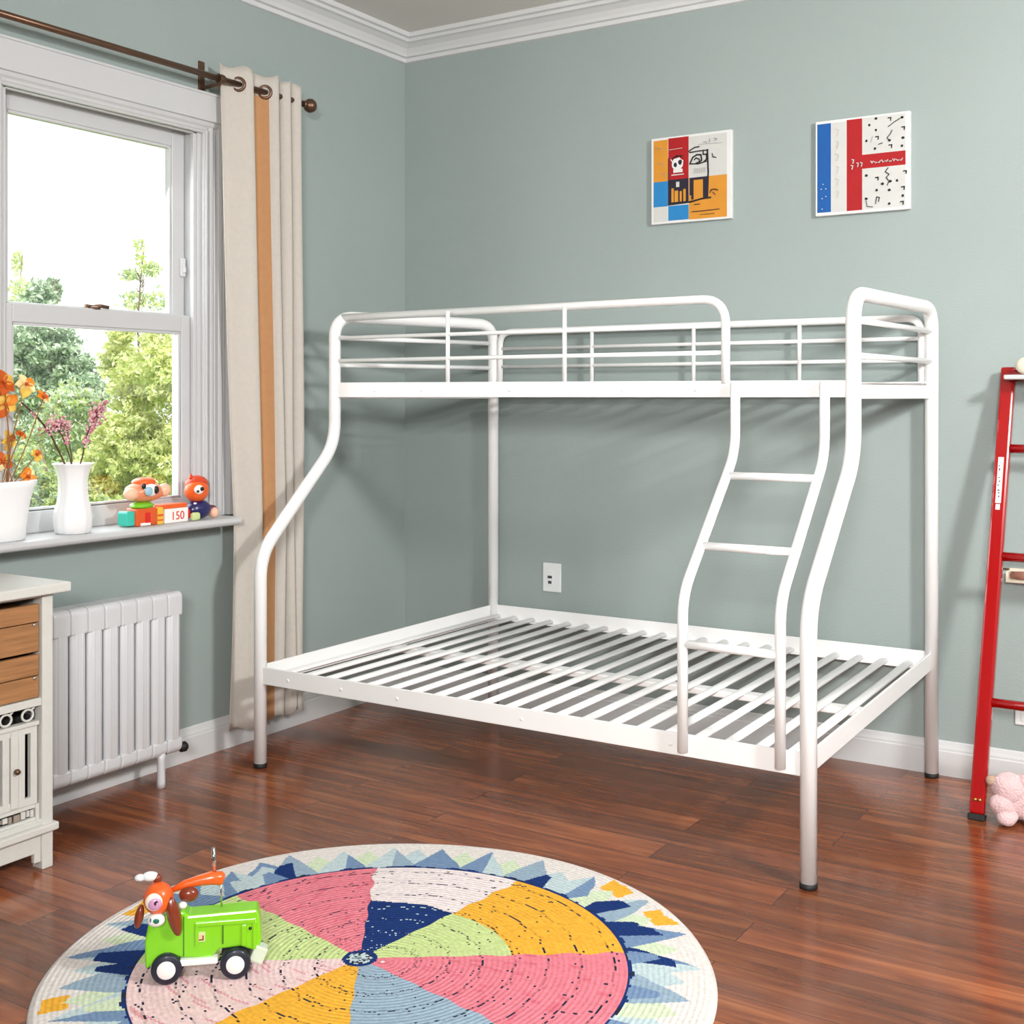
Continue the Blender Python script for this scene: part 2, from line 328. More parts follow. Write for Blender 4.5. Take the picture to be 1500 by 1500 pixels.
# ------------------------------------------------------------------ outdoors
GRASS = mat('lawn_grass', (150, 170, 90), 0.9, noise=0.4, nscale=4, bump=0.5, bscale=40)
def ground():
    m = MB(); N = 24; x0, x1, y0, y1 = -16, -0.3, -8, 14
    vs = [(x0 + (x1 - x0) * i / N, y0 + (y1 - y0) * j / N, -0.35 + 0.08 * math.sin(i * 1.3) * math.cos(j * 0.9)) for j in range(N + 1) for i in range(N + 1)]
    m.add(vs, [(j * (N + 1) + i, j * (N + 1) + i + 1, (j + 1) * (N + 1) + i + 1, (j + 1) * (N + 1) + i) for j in range(N) for i in range(N)])
    o = m.build('lawn', GRASS); o['kind'] = 'structure'
ground()
BARK = mat('bark', (120, 100, 80), 0.9, noise=0.3, bump=0.6, bscale=30)
def leafmesh(name, blobs, n, size, mats, parent, seed=1, flat=1.0):
    """leaf cards scattered through ellipsoid blobs; blobs: (centre, radii, weight)"""
    rg = np.random.default_rng(seed)
    ws = np.array([b[2] for b in blobs], float); ws /= ws.sum()
    idx = rg.choice(len(blobs), n, p=ws)
    C = np.array([b[0] for b in blobs])[idx]; Rr = np.array([b[1] for b in blobs])[idx]
    d = rg.normal(size=(n, 3)); d /= np.linalg.norm(d, axis=1)[:, None]
    rad = rg.uniform(0.35, 1, n) ** 0.6
    clump = 0.78 + 0.3 * np.sin(C[:, 0] * 3 + d[:, 0] * 7) * np.cos(d[:, 2] * 8 + C[:, 1])
    P = C + d * Rr * (rad * clump)[:, None]
    a = rg.normal(size=(n, 3)); a /= np.linalg.norm(a, axis=1)[:, None]
    b = np.cross(a, rg.normal(size=(n, 3))); b /= np.linalg.norm(b, axis=1)[:, None]
    s_ = (size * rg.uniform(0.5, 1.3, n))[:, None]
    V = np.stack([P - a * s_, P + b * s_ * 0.42, P + a * s_, P - b * s_ * 0.42], 1).reshape(-1, 3)
    V = V - np.array(parent.location)
    me = bpy.data.meshes.new(name); me.vertices.add(4 * n); me.vertices.foreach_set('co', V.ravel())
    me.loops.add(4 * n); me.loops.foreach_set('vertex_index', np.arange(4 * n, dtype=np.int32))
    me.polygons.add(n); me.polygons.foreach_set('loop_start', np.arange(0, 4 * n, 4, dtype=np.int32)); me.polygons.foreach_set('loop_total', np.full(n, 4, dtype=np.int32))
    for m_ in mats: me.materials.append(m_)
    me.polygons.foreach_set('material_index', rg.integers(0, len(mats), n).astype(np.int32))
    me.update(); me.validate()
    o = bpy.data.objects.new(name, me); COL.objects.link(o); o.parent = parent; return o
LY = [mat('leaf_yellow_green', (222, 224, 158), 0.6, noise=0.25, nscale=3, trans=0.5), mat('leaf_bright_green', (190, 204, 130), 0.6, noise=0.25, nscale=3, trans=0.45), mat('leaf_pale', (246, 246, 200), 0.6, noise=0.15, nscale=3, trans=0.5)]
LG = [mat('leaf_grey_green', (176, 194, 168), 0.7, noise=0.25, nscale=3, trans=0.4), mat('leaf_silver', (220, 230, 212), 0.7, noise=0.2, nscale=3, trans=0.4), mat('leaf_deep', (138, 162, 134), 0.7, noise=0.25, nscale=3, trans=0.35)]
LP = [LG[1], LY[1], LY[2]]
def tree(px, py_top, d, width_px, leaf, n, size, label, name='tree', blobs_px=None, seed=1, crown_bottom=760, cat='tree', twigs=0):
    sc = d / F
    base = at(px, 700, d=d); base.z = -0.33
    r = empty(name, base, label=label, cat=cat, group=None)
    bl = []
    for (bx, by, rx, ry, wt) in blobs_px:
        c_ = at(bx, by, d=d + random.Random(bx * by).uniform(-0.4, 0.4)); bl.append(((c_.x, c_.y, c_.z), (rx * sc, rx * sc, ry * sc), wt))
    leafmesh('foliage', bl, n, size, leaf, r, seed)
    t = MB(); top = at(px, py_top + 12, d=d); rnd = random.Random(seed)
    H_ = top.z - base.z
    pts = [base + Vector((0.04 * math.sin(k * 2.1 + seed), 0.04 * math.cos(k * 1.7), 0)) * (k > 0) + Vector((0, 0, H_ * k / 8)) for k in range(9)]
    t.tube(pts, [(0.014 if n < 2000 else 0.035) * (1 - k / 8.4) + 0.003 for k in range(9)], n=8)
    for q in range(14 + twigs):
        h = rnd.uniform(0.35, 0.97); k = int(h * 8); p0 = pts[k].lerp(pts[min(k + 1, 8)], h * 8 - k)
        a = rnd.uniform(0, 2 * PI); L_ = (1.08 - h) * width_px * sc * rnd.uniform(0.5, 0.9)
        e_ = p0 + Vector((math.cos(a) * L_, math.sin(a) * L_, L_ * rnd.uniform(0.5, 1.1)))
        t.tube([p0, p0.lerp(e_, 0.5) + Vector((0, 0, -0.03)), e_], [0.006, 0.004, 0.002], n=5)
    t.build('trunk', BARK, r); return r
tree(205, 345, 10.4, 60, [LG[0], LP[1], LY[2]], 900, 0.026, 'tall thin airy sapling rising above the bushes outside the window', 'sapling_tree',
     [(205, 365, 10, 34, .5), (192, 402, 20, 12, 1), (222, 395, 20, 14, 1), (200, 440, 34, 20, 1.4), (232, 440, 22, 24, 1)], 3, twigs=60)
tree(208, 470, 8.6, 110, LY, 34000, 0.024, 'bright yellow-green bush filling the right side of the window view', 'garden_bush',
     [(210, 560, 62, 62, 3), (175, 530, 34, 40, 1.2), (245, 545, 50, 60, 2), (190, 650, 66, 70, 4), (250, 670, 60, 80, 3), (150, 700, 58, 60, 3), (200, 740, 90, 60, 3), (230, 500, 32, 26, .5), (178, 492, 24, 24, .4)], 5, cat='bush')
tree(80, 395, 11.0, 110, LG, 22000, 0.03, 'large grey-green tree with a dense crown behind the bushes outside', 'garden_tree',
     [(60, 500, 62, 44, 3), (40, 550, 66, 60, 3), (105, 545, 42, 40, 2), (60, 440, 26, 34, .8), (78, 425, 16, 24, .35), (20, 480, 40, 50, 1.5), (40, 620, 80, 60, 2), (130, 580, 36, 36, 1.5)], 7)
tree(28, 362, 12.6, 30, LP, 1100, 0.024, 'slim pale sapling near the window stile behind the orange flowers', 'sapling_tree',
     [(26, 385, 12, 24, 1), (32, 425, 22, 26, 1.6), (20, 450, 26, 20, 1.2)], 9, twigs=16)
tree(105, 560, 9.6, 70, LG[:2] + [LY[1]], 12000, 0.022, 'rounded pale green shrub between the tree and the yellow-green bush', 'garden_bush',
     [(110, 600, 50, 44, 2), (80, 650, 54, 54, 2), (130, 640, 40, 50, 1.5), (60, 690, 50, 40, 1.5)], 11, cat='bush')
tree(60, 640, 7.4, 90, [LY[1], LG[0], LY[0], LG[2]], 12000, 0.02, 'low mixed green bush just below the window behind the vase', 'garden_bush',
     [(60, 730, 60, 50, 2), (110, 745, 50, 44, 2), (20, 700, 50, 50, 1.5), (150, 760, 50, 36, 1)], 13, cat='bush')

# ------------------------------------------------------------------ curtain rod and curtain
ROD = 0.105
rod = empty('curtain_rod', (ROD, -1.7, 2.535), label='thin bronze curtain rod with ball finial above the window', cat='curtain rod')
MB().tube([(ROD, -2.75, 2.535), (ROD, -0.81, 2.535)], 0.0115, n=16).build('pole', BRONZE, rod)
MB().lathe([(0, 0), (0.013, 0), (0.014, 0.012), (0.010, 0.016), (0.017, 0.02), (0.026, 0.03), (0.029, 0.042), (0.025, 0.055), (0.014, 0.065), (0, 0.068)], (ROD, -0.81, 2.535), n=20, axis=(0, 1, 0)).build('finial', BRONZE, rod)
for y in (-1.262, -2.6):
    k = MB().box((0.0, y - 0.014, 2.50), (0.007, y + 0.014, 2.615)).tube([(0.0, y, 2.515), (ROD - 0.004, y, 2.515)], 0.007, n=10)
    k.lathe([(0.012, -0.012), (0.0175, -0.012), (0.0175, 0.012), (0.012, 0.012)], (ROD, y, 2.535), n=18, axis=(0, 1, 0))
    k.build('bracket', BRONZE, rod, bevel=0.001)

cur = empty('curtain', (ROD, -1.0, 0.08), label='cream linen eyelet curtain gathered beside the window, hanging almost to the floor', cat='curtain')
def curtain():
    # cross-section control: (t along width 0..1, x offset), folded cloth, thin with a strip coloured as backlit glow
    ctrl = [(0.00, -0.028), (0.05, -0.030), (0.11, -0.018), (0.17, 0.0), (0.23, 0.022), (0.28, 0.028), (0.31, 0.018), (0.325, -0.010), (0.35, -0.026), (0.42, -0.028), (0.47, -0.018), (0.52, 0.004), (0.57, 0.026), (0.62, 0.030), (0.65, 0.012), (0.665, -0.016), (0.70, -0.018), (0.73, 0.014), (0.78, 0.026), (0.815, 0.014), (0.83, -0.014), (0.86, -0.014), (0.89, 0.012), (0.94, 0.022), (0.98, 0.008), (1.0, -0.02)]
    NW, NH = 150, 60
    def cs(u):
        i = min(int(u * (len(ctrl) - 1)), len(ctrl) - 2); t = u * (len(ctrl) - 1) - i
        p = [ctrl[max(i - 1, 0)], ctrl[i], ctrl[i + 1], ctrl[min(i + 2, len(ctrl) - 1)]]
        return [0.5 * (2 * p[1][k] + (p[2][k] - p[0][k]) * t + (2 * p[0][k] - 5 * p[1][k] + 4 * p[2][k] - p[3][k]) * t * t + (3 * p[1][k] - p[0][k] - 3 * p[2][k] + p[3][k]) * t ** 3) for k in (0, 1)]
    vs = []; 
    for j in range(NH + 1):
        h = j / NH; z = 2.605 - (2.605 - 0.085) * h
        yl = -1.243 + 0.068 * min(1, h * 1.48) - 0.02 * max(0, h - 0.72) / 0.28; yr = -0.826 + 0.02 * h
        for i in range(NW + 1):
            a, b = cs(i / NW)
            amp = 0.9 + 0.25 * h * math.sin(a * 9 + 1) * 0.6
            y = yl + (yr - yl) * a + 0.006 * math.sin(z * 2.1 + a * 11) * h
            x = ROD + b * amp + 0.006 * math.sin(z * 3 + a * 17) * h
            zz = z
            if j == 0: zz = z - 0.012 * (1 - math.cos(a * 30)) * 0.5
            if j == NH: zz += 0.01 * math.sin(a * 25) + 0.02 * a
            vs.append((x, y, zz))
    W = NW + 1
    main = MB(); 
    fs, fm = [], []
    for j in range(NH):
        for i in range(NW):
            fs.append((j * W + i, j * W + i + 1, (j + 1) * W + i + 1, (j + 1) * W + i))
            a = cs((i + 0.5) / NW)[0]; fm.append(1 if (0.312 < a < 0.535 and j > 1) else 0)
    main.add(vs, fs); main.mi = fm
    o = main.build('curtain_fabric', [CURT, BACKGLOW], cur)
    sol = o.modifiers.new('thickness', 'SOLIDIFY'); sol.thickness = 0.0025
curtain()
for p in (Vector((ROD, -1.243 + 0.417 * 0.17, 0)), Vector((ROD, -1.243 + 0.417 * 0.512, 0))):
    g = MB()
    prof = [(0.019, -0.004), (0.0215, -0.006), (0.027, -0.005), (0.03, 0), (0.027, 0.005), (0.0215, 0.006), (0.019, 0.004), (0.019, -0.004)]
    g.lathe(prof, (p.x, p.y, 2.535), n=24, axis=(0.62, -0.78, 0)); g.build('eyelet', BRONZE, cur)['label'] = 'bronze eyelet ring'

# ------------------------------------------------------------------ bunk bed
XL, XRb = 0.29, 2.345
YFt, YU, YB = -1.245, -0.832, -0.052
BL, BR = 0.525, 2.39
bed = empty('bunk_bed', ((XL + XRb) / 2, -0.65, 0), label='white tubular metal bunk bed without mattresses, standing in the corner', cat='bunk bed')
PR = 0.0235
ZT = 1.668
def zrow(v): return [v]
def post(x, front, name='post'):
    pass
def endframe(xf, xb):
    fr = MB()
    pts = [(xf, YFt, 0.012), (xf, YFt, 0.775), (xf, YU, 1.165), (xf, YU, ZT), (xb, YB, ZT), (xb, YB, 0.012)]
    fr.tube(fillet(pts, [0, 0.09, 0.09, 0.085, 0.085, 0], n=8), PR, n=20)
    o = fr.build('end_frame', STEEL, bed)
    for (x, y) in ((xf, YFt), (xb, YB)):
        MB().lathe([(0, 0), (PR + 0.0008, 0), (PR + 0.0012, 0.004), (PR + 0.001, 0.016), (0, 0.0165)], (x, y, 0), n=20).build('foot_cap', BLACK, o)['label'] = 'black rubber foot cap'
    for z in (1.585, 1.478):
        t = MB(); t.tube([(xf, YU, z), (xb, YB, z)], 0.0095, n=12); t.build('guard_bar', STEEL, o)
    # cross rails of upper and lower bunk
    u = (Vector((xb, YB, 0)) - Vector((xf, YU, 0))).normalized(); nx = Vector((-u.y, u.x, 0))
    def angle_rail(p0, p1, h, fl, inward, name, low=False):
        p0, p1 = Vector(p0), Vector(p1); t = (p1 - p0).normalized(); n_ = Vector((-t.y, t.x, 0)) * inward
        m = MB()
        m.hexa([p0 - n_ * 0.004 + Vector((0, 0, -h)), p1 - n_ * 0.004 + Vector((0, 0, -h)), p1 + n_ * 0.004 + Vector((0, 0, -h)), p0 + n_ * 0.004 + Vector((0, 0, -h)), p0 - n_ * 0.004, p1 - n_ * 0.004, p1 + n_ * 0.004, p0 + n_ * 0.004])
        if low: dz = Vector((0, 0, -h + 0.006)); p0 = p0 + dz; p1 = p1 + dz
        m.hexa([p0 + n_ * 0.004 + Vector((0, 0, -0.006)), p1 + n_ * 0.004 + Vector((0, 0, -0.006)), p1 + n_ * fl + Vector((0, 0, -0.006)), p0 + n_ * fl + Vector((0, 0, -0.006)), p0 + n_ * 0.004, p1 + n_ * 0.004, p1 + n_ * fl, p0 + n_ * fl])
        return m.build(name, STEEL, bed, bevel=0.002)
    s_ = 1 if xf > 1 else -1
    angle_rail((xf - 0.004 * s_, YU, 1.39), (xb - 0.004 * s_, YB, 1.39), 0.045, 0.03, s_, 'upper_end_rail')
    angle_rail((xf, YFt, 0.372), (xb, YB, 0.445), 0.062, 0.03, s_, 'lower_end_rail', True)
endframe(XL, BL); endframe(XRb, BR)
def longrail(x0, x1, y, z0, z1, h0, h1, fl, d, name, bolts=(), low=False):
    m = MB()
    t = 0.004
    ya, yb = y, y + d * fl
    m.hexa([(x0, y - t, z0 - h0), (x1, y - t, z1 - h1), (x1, y + t, z1 - h1), (x0, y + t, z0 - h0), (x0, y - t, z0), (x1, y - t, z1), (x1, y + t, z1), (x0, y + t, z0)])
    Z0, Z1 = z0, z1
    if low: z0, z1 = z0 - h0 + 0.006, z1 - h1 + 0.006
    m.hexa([(x0, min(ya, yb), z0 - 0.006), (x1, min(ya, yb), z1 - 0.006), (x1, max(ya, yb), z1 - 0.006), (x0, max(ya, yb), z0 - 0.006), (x0, min(ya, yb), z0), (x1, min(ya, yb), z1), (x1, max(ya, yb), z1), (x0, max(ya, yb), z0)])
    z0, z1 = Z0, Z1
    o = m.build(name, STEEL, bed, bevel=0.002)
    for u in bolts:
        x = x0 + (x1 - x0) * u; z = z0 + (z1 - z0) * u - (h0 + (h1 - h0) * u) * 0.55
        MB().lathe([(0, 0.0), (0.0065, 0.0), (0.0055, 0.0015), (0, 0.002)], (x, y - t * 1.0, z), n=12, axis=(0, -1, 0)).build('bolt', STEEL, o)
    return o
longrail(XL, XRb, YFt - 0.006, 0.368, 0.372, 0.062, 0.066, 0.045, 1, 'lower_front_rail', [0.07, 0.19, 0.31, 0.55, 0.8], True)
longrail(BL, BR, YB, 0.445, 0.445, 0.06, 0.06, 0.035, -1, 'lower_back_rail', (), True)
longrail(XL, XRb, YU - 0.004, 1.408, 1.402, 0.058, 0.052, 0.03, 1, 'upper_front_rail', [0.1, 0.21, 0.4, 0.62, 0.75])
longrail(BL, BR, YB, 1.405, 1.405, 0.055, 0.055, 0.03, -1, 'upper_back_rail')
# middle beam of the lower bunk
ym = (YFt + YB) / 2 + 0.02; um = (ym - YFt) / (YB - YFt)
xm0, xm1 = XL + (BL - XL) * um + 0.012, XRb + (BR - XRb) * um - 0.012; zm = 0.372 + (0.445 - 0.372) * um - 0.054
MB().hexa([(xm0, ym - 0.028, zm - 0.022), (xm1, ym - 0.028, zm - 0.022), (xm1, ym + 0.028, zm - 0.022), (xm0, ym + 0.028, zm - 0.022), (xm0, ym - 0.028, zm), (xm1, ym - 0.028, zm), (xm1, ym + 0.028, zm), (xm0, ym + 0.028, zm)]).build('centre_beam', STEEL, bed, bevel=0.004)
SX0, SXP = 0.322, 0.0968
for i in range(21):
    xf = SX0 + SXP * i; u = (xf - XL) / (XRb - XL); xb = BL + u * (BR - BL)
    m = MB().tube([(xf, YFt + 0.004, 0.328), (xb, YB - 0.006, 0.398)], 0.0085, n=12, sx=2.1, up=(0, 0, 1))
    m.build('lower_slat', STEEL, bed)
for i in range(14):
    u = (i + 1) / 15; xf = XL + u * (XRb - XL); xb = BL + u * (BR - BL)
    MB().tube([(xf, YU + 0.004, 1.376), (xb, YB - 0.004, 1.376)], 0.007, n=8, sx=1.8, up=(0, 0, 1)).build('upper_slat', STEEL, bed)
# front guard rail: from left post top to a bend at px 1062
gx = at(1063, 500, y=YU).x
zg = at(1000, 440, y=YU).z
g = MB().tube(fillet([(XL + 0.004, YU + 0.03, at(512, 464, y=YU).z), (gx, YU, zg), (gx, YU - 0.0, 1.395)], [0, 0.085, 0], n=8), 0.0145, n=14)
gr = g.build('front_guard', STEEL, bed)
for py in (485, 522):
    z = at(800, py, y=YU).z; MB().tube([(XL, YU, z), (gx, YU, z)], 0.0075, n=10).build('guard_bar', STEEL, gr)
for px in (656, 827):
    x = at(px, 500, y=YU).x; MB().tube([(x, YU, 1.40), (x, YU, zg)], 0.008, n=10).build('guard_upright', STEEL, gr)
# back guard
zb = at(900, 481, y=YB).z
x0 = BL + 0.035; x1 = at(1350, 480, y=YB).x
g = MB().tube(fillet([(x0, YB, 1.395), (x0, YB, zb), (x1, YB, zb), (x1, YB, 1.395)], [0, 0.06, 0.06, 0], n=8), 0.0135, n=14)
gb = g.build('back_guard', STEEL, bed)
for py in (509, 536):
    z = at(820, py, y=YB).z; MB().tube([(x0, YB, z), (x1, YB, z)], 0.0075, n=10).build('guard_bar', STEEL, gb)
for px in (867, 1016, 1171):
    x = at(px, 500, y=YB).x; MB().tube([(x, YB, 1.40), (x, YB, zb)], 0.0085, n=10).build('guard_upright', STEEL, gb)
# ladder
YLu, YLl = YU - 0.026, YFt - 0.028
lad = None
lr = []
def yladder(z):
    return YLl if z < 0.775 else YLu if z > 1.165 else YLl + (YLu - YLl) * (z - 0.775) / (1.165 - 0.775)
def ladder_at(px, py):
    y = YLl
    for _ in range(30):
        p = at(px, py, y=y); y = yladder(p.z)
    return at(px, py, y=y)
ladder = empty('ladder', (0, 0, 0)); ladder.parent = bed; ladder.location = Vector((1.9, -1.0, 0.3)) - bed.location
LM = []
for pts_px in ([(1077, 562), (1077, 662), (1000, 872), (1000, 1100)], [(1208, 562), (1208, 668), (1145, 882), (1143, 1128)]):
    a_ = at(*pts_px[0], y=YLu); b_ = at(*pts_px[3], y=YLl)
    P_ = [Vector((a_.x, YLu, 1.40)), Vector((a_.x, YLu, at(*pts_px[1], y=YLu).z)), Vector((b_.x, YLl, at(*pts_px[2], y=YLl).z)), Vector((b_.x, YLl, 0.325))]
    LM.append(P_)
    MB().tube(fillet(P_, [0, 0.07, 0.07, 0], n=8), 0.0155, n=16).build('ladder_rail', STEEL, ladder)
def on_rail(P_, z):
    for i in range(3):
        if P_[i + 1].z <= z <= P_[i].z:
            t = (P_[i].z - z) / (P_[i].z - P_[i + 1].z); return P_[i].lerp(P_[i + 1], t)
for (pxa, pya) in ((1066, 697), (1032, 799), (1003, 944)):
    z = CH
    best = min((abs(at(pxa, pya, y=on_rail(LM[0], zz / 1000).y).z - zz / 1000), zz / 1000) for zz in range(340, 1390, 3))[1]
    A, B = on_rail(LM[0], best), on_rail(LM[1], best)
    MB().tube([A, B], 0.0125, n=14).build('rung', STEEL, ladder)

# ------------------------------------------------------------------ radiator
radx0, radx1 = 0.085, 0.185
rad = empty('radiator', (0.14, -1.75, 0), label='white column radiator standing below the window sill', cat='radiator')
zt0, zb0 = 0.672, 0.105
yR = at(268, 900, x=0.185).y
pitch = 0.0665
for i in range(11):
    y1 = yR - i * pitch; y0 = y1 - pitch * 0.985; ymid = (y0 + y1) / 2; m = MB()
    # top and bottom headers (rounded) with two front/back vertical columns
    for (za, zb_) in ((zt0 - 0.075, zt0), (zb0, zb0 + 0.055)):
        pts = [(radx0 + 0.018, ymid, (za + zb_) / 2), (radx1 - 0.018, ymid, (za + zb_) / 2)]
    hw = pitch * 0.49
    prof = []
    for k in range(7): a = PI / 2 * k / 6; prof.append((radx1 - 0.022 + 0.022 * math.sin(a), zt0 - 0.022 + 0.022 * math.cos(a)))
    fr = [(x, z) for x, z in prof] + [(radx1, zt0 - 0.085), (radx0, zt0 - 0.085)] + [(radx0 + 0.022 - 0.022 * math.cos(PI / 2 * k / 6), zt0 - 0.022 + 0.022 * math.sin(PI / 2 * k / 6)) for k in range(7)]
    m.sweep([(x, z) for x, z in fr], (0, ymid - hw, 0), (0, ymid + hw, 0), (1, 0, 0))
    fr2 = [(radx0, zb0 + 0.055), (radx1, zb0 + 0.055)] + [(radx1 - 0.03 + 0.03 * math.cos(PI / 2 * k / 6), zb0 + 0.03 - 0.03 * math.sin(PI / 2 * k / 6)) for k in range(7)] + [(radx0 + 0.03 - 0.03 * math.sin(PI / 2 * k / 6), zb0 + 0.03 - 0.03 * math.cos(PI / 2 * k / 6)) for k in range(7)]
    m.sweep(fr2, (0, ymid - hw, 0), (0, ymid + hw, 0), (1, 0, 0))
    for xc in (radx1 - 0.017, radx0 + 0.017):
        for yy in (ymid - 0.0,):
            m.tube([(xc, yy, zb0 + 0.04), (xc, yy, zt0 - 0.06)], 0.017, n=16, sx=1.78, up=(1, 0, 0))
    for yy in (ymid - 0.011, ymid + 0.011): m.tube([(radx1 - 0.006, yy, zb0 + 0.05), (radx1 - 0.006, yy, zt0 - 0.07)], 0.0065, n=10)
    m.build('section', RADW, rad, bevel=0.006)
fp = Vector((0.165, at(236, 1150, x=0.165).y, 0))
for yy in (fp.y, fp.y - 0.5):
    MB().lathe([(0.0, 0), (0.0155, 0), (0.0145, 0.02), (0.013, 0.09), (0.016, 0.125), (0, 0.126)], (0.165, yy, 0), n=16).build('leg', RADW, rad)
v = MB(); vy = yR + 0.012
v.tube([(0.165, vy - 0.10, 0.118), (0.165, vy, 0.118)], 0.010, n=12)
v.build('inlet_pipe', mat('brass_fitting', (120, 100, 80), 0.35, metal=0.7, noise=0.2), rad)
v = MB().lathe([(0, 0), (0.012, 0.0), (0.018, 0.006), (0.018, 0.024), (0.010, 0.032), (0, 0.034)], (0.165, vy - 0.012, 0.118), n=16, axis=(0.3, 1, 0)); v.build('valve_knob', BLACK, rad)['label'] = 'black valve knob'

# ------------------------------------------------------------------ cabinet
CXF = 0.455; CY1 = -2.257; CY0 = -2.87
cab = empty('cabinet', (0.23, -2.56, 0), label='chalky white storage cabinet with pine drawers beside the radiator', cat='cabinet')
fr = MB()
for (xa, xb_) in ((CXF - 0.045, CXF), (0.02, 0.065)):
    for (ya, yb_) in ((CY1 - 0.036, CY1), (CY0, CY0 + 0.036)):
        MB().box((xa, ya, 0.0), (xb_, yb_, 0.785)).build('post', CABW, cab, bevel=0.003)
MB().box((0.065, CY1 - 0.02, 0.11), (CXF - 0.045, CY1 - 0.004, 0.785)).build('side_panel', CABW, cab)
MB().box((0.065, CY0 + 0.004, 0.11), (CXF - 0.045, CY0 + 0.02, 0.785)).build('side_panel', CABW, cab)
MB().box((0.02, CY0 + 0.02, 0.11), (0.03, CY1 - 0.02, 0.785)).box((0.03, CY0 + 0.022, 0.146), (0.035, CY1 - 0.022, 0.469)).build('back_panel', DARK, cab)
MB().box((0.2, CY0 + 0.045, 0.147), (CXF - 0.05, CY1 - 0.040, 0.440)).build('shade_liner', DARK, cab, bevel=0.004)['label'] = 'dark liner standing in for shade inside the cabinet'  # dark block added behind the door to paint in the interior shade
MB().box((0.005, CY0 - 0.04, 0.789), (CXF + 0.03, CY1 + 0.04, 0.817)).build('top', CABW, cab, bevel=0.004)
MB().box((CXF - 0.03, CY0 + 0.036, 0.779), (CXF - 0.004, CY1 - 0.036, 0.789)).build('top_rail', CABW, cab, bevel=0.002)
MB().box((0.03, CY0 + 0.02, 0.470), (CXF - 0.004, CY1 - 0.036, 0.492)).build('shelf', CABW, cab, bevel=0.002)
MB().box((0.03, CY0 + 0.02, 0.128), (CXF - 0.004, CY1 - 0.02, 0.145)).build('bottom_shelf', CABW, cab, bevel=0.002)
MB().box((0.3, CY0 - 0.012, 0.105), (CXF + 0.012, CY1 + 0.013, 0.128)).build('plinth_moulding', CABW, cab, bevel=0.005)
# bottom rail with a shaped cut beside the leg
ap = MB().box((CXF - 0.022, CY0 + 0.036, 0.05), (CXF - 0.006, CY1 - 0.036, 0.106)); ap.box((CXF - 0.022, CY1 - 0.058, 0.022), (CXF - 0.006, CY1 - 0.036, 0.055))
ap.build('apron', CABW, cab, bevel=0.003)
def drawer(z0, z1, split):
    d = MB().box((0.08, CY0 + 0.045, z0), (CXF - 0.025, CY1 - 0.042, z1 - 0.012)).box((CXF - 0.025, CY0 + 0.042, z0), (CXF - 0.010, CY1 - 0.040, split - 0.0015)).box((CXF - 0.025, CY0 + 0.042, split + 0.0015), (CXF - 0.010, CY1 - 0.040, z1))
    o = d.build('drawer', WOODC, cab, bevel=0.0015); o['label'] = 'pine plank drawer front'
    for z in (split - 0.008, split - 0.1):
        pass
    MB().lathe([(0, 0), (0.006, 0), (0.005, 0.003), (0, 0.004)], (CXF - 0.010, CY1 - 0.055, split - 0.006), n=10, axis=(1, 0, 0)).build('screw', CHROME, o)
drawer(0.625, 0.760, 0.708); drawer(0.495, 0.616, 0.556)
dr = MB()
xa, xb_ = CXF - 0.030, CXF - 0.014
y1 = CY1 - 0.042; ytop = 0.422
dr.box((xa, CY0 + 0.04, 0.395), (xb_, y1, 0.415)).box((xa, CY0 + 0.04, 0.19), (xb_, y1, 0.212)); dr.box((xa - 0.004, CY0 + 0.04, 0.415), (xb_ + 0.006, y1 + 0.003, 0.427))
yy = y1; k = 0
while yy > CY0 + 0.08:
    dr.box((xa, yy - 0.022, 0.21), (xb_, yy, 0.397)); dr.box((xa, yy - 0.062, 0.21), (xb_, yy - 0.040, 0.397)); dr.box((xa + 0.004, yy - 0.088, 0.195), (xb_ + 0.005, yy - 0.064, 0.41))
    yy -= 0.090; k += 1
dro = dr.build('door', CABW, cab, bevel=0.002)
MB().lathe([(0, 0), (0.006, 0), (0.009, 0.01), (0.006, 0.016), (0, 0.017)], (xb_ + 0.004, y1 - 0.075, 0.300), n=12, axis=(1, 0, 0)).build('knob', BRONZE, dro)
# scroll ornaments above the door
for y in (y1 - 0.03, y1 - 0.10, y1 - 0.17):
    sc_ = MB(); N = 22
    sc_.tube([(xb_ - 0.004, y + 0.018 * math.cos(2 * PI * k / N), 0.447 + 0.016 * math.sin(2 * PI * k / N)) for k in range(N + 1)], 0.0035, n=8)
    sc_.tube([(xb_ - 0.004, y + 0.012, 0.458), (xb_ - 0.004, y + 0.02, 0.466), (xb_ - 0.004, y + 0.027, 0.470)], [0.003, 0.004, 0.002], n=8)
    sc_.build('scroll', CABW, cab)
# fretted strip below the door
st = MB().box((xa, CY0 + 0.04, 0.145), (xb_, y1, 0.153)).box((xa, CY0 + 0.04, 0.180), (xb_, y1, 0.190)).box((xa, y1 - 0.008, 0.145), (xb_ + 0.003, y1 + 0.004, 0.19)).box((xa, CY0 + 0.04, 0.15), (xa + 0.004, y1, 0.185), m=1)
rnd = random.Random(4); yy = y1 - 0.012
while yy > CY0 + 0.06:
    w_ = rnd.uniform(0.008, 0.02); st.box((xb_ - 0.006, yy - w_, 0.155 + rnd.uniform(0, .008)), (xb_ - 0.001, yy, 0.178 - rnd.uniform(0, .006)), m=rnd.choice([0, 2])); yy -= w_ + rnd.uniform(0.003, 0.007)
st.build('fretted_strip', [CABW, DARK, mat('weathered_taupe', (150, 138, 126), 0.7, noise=0.3, nscale=60)], cab)

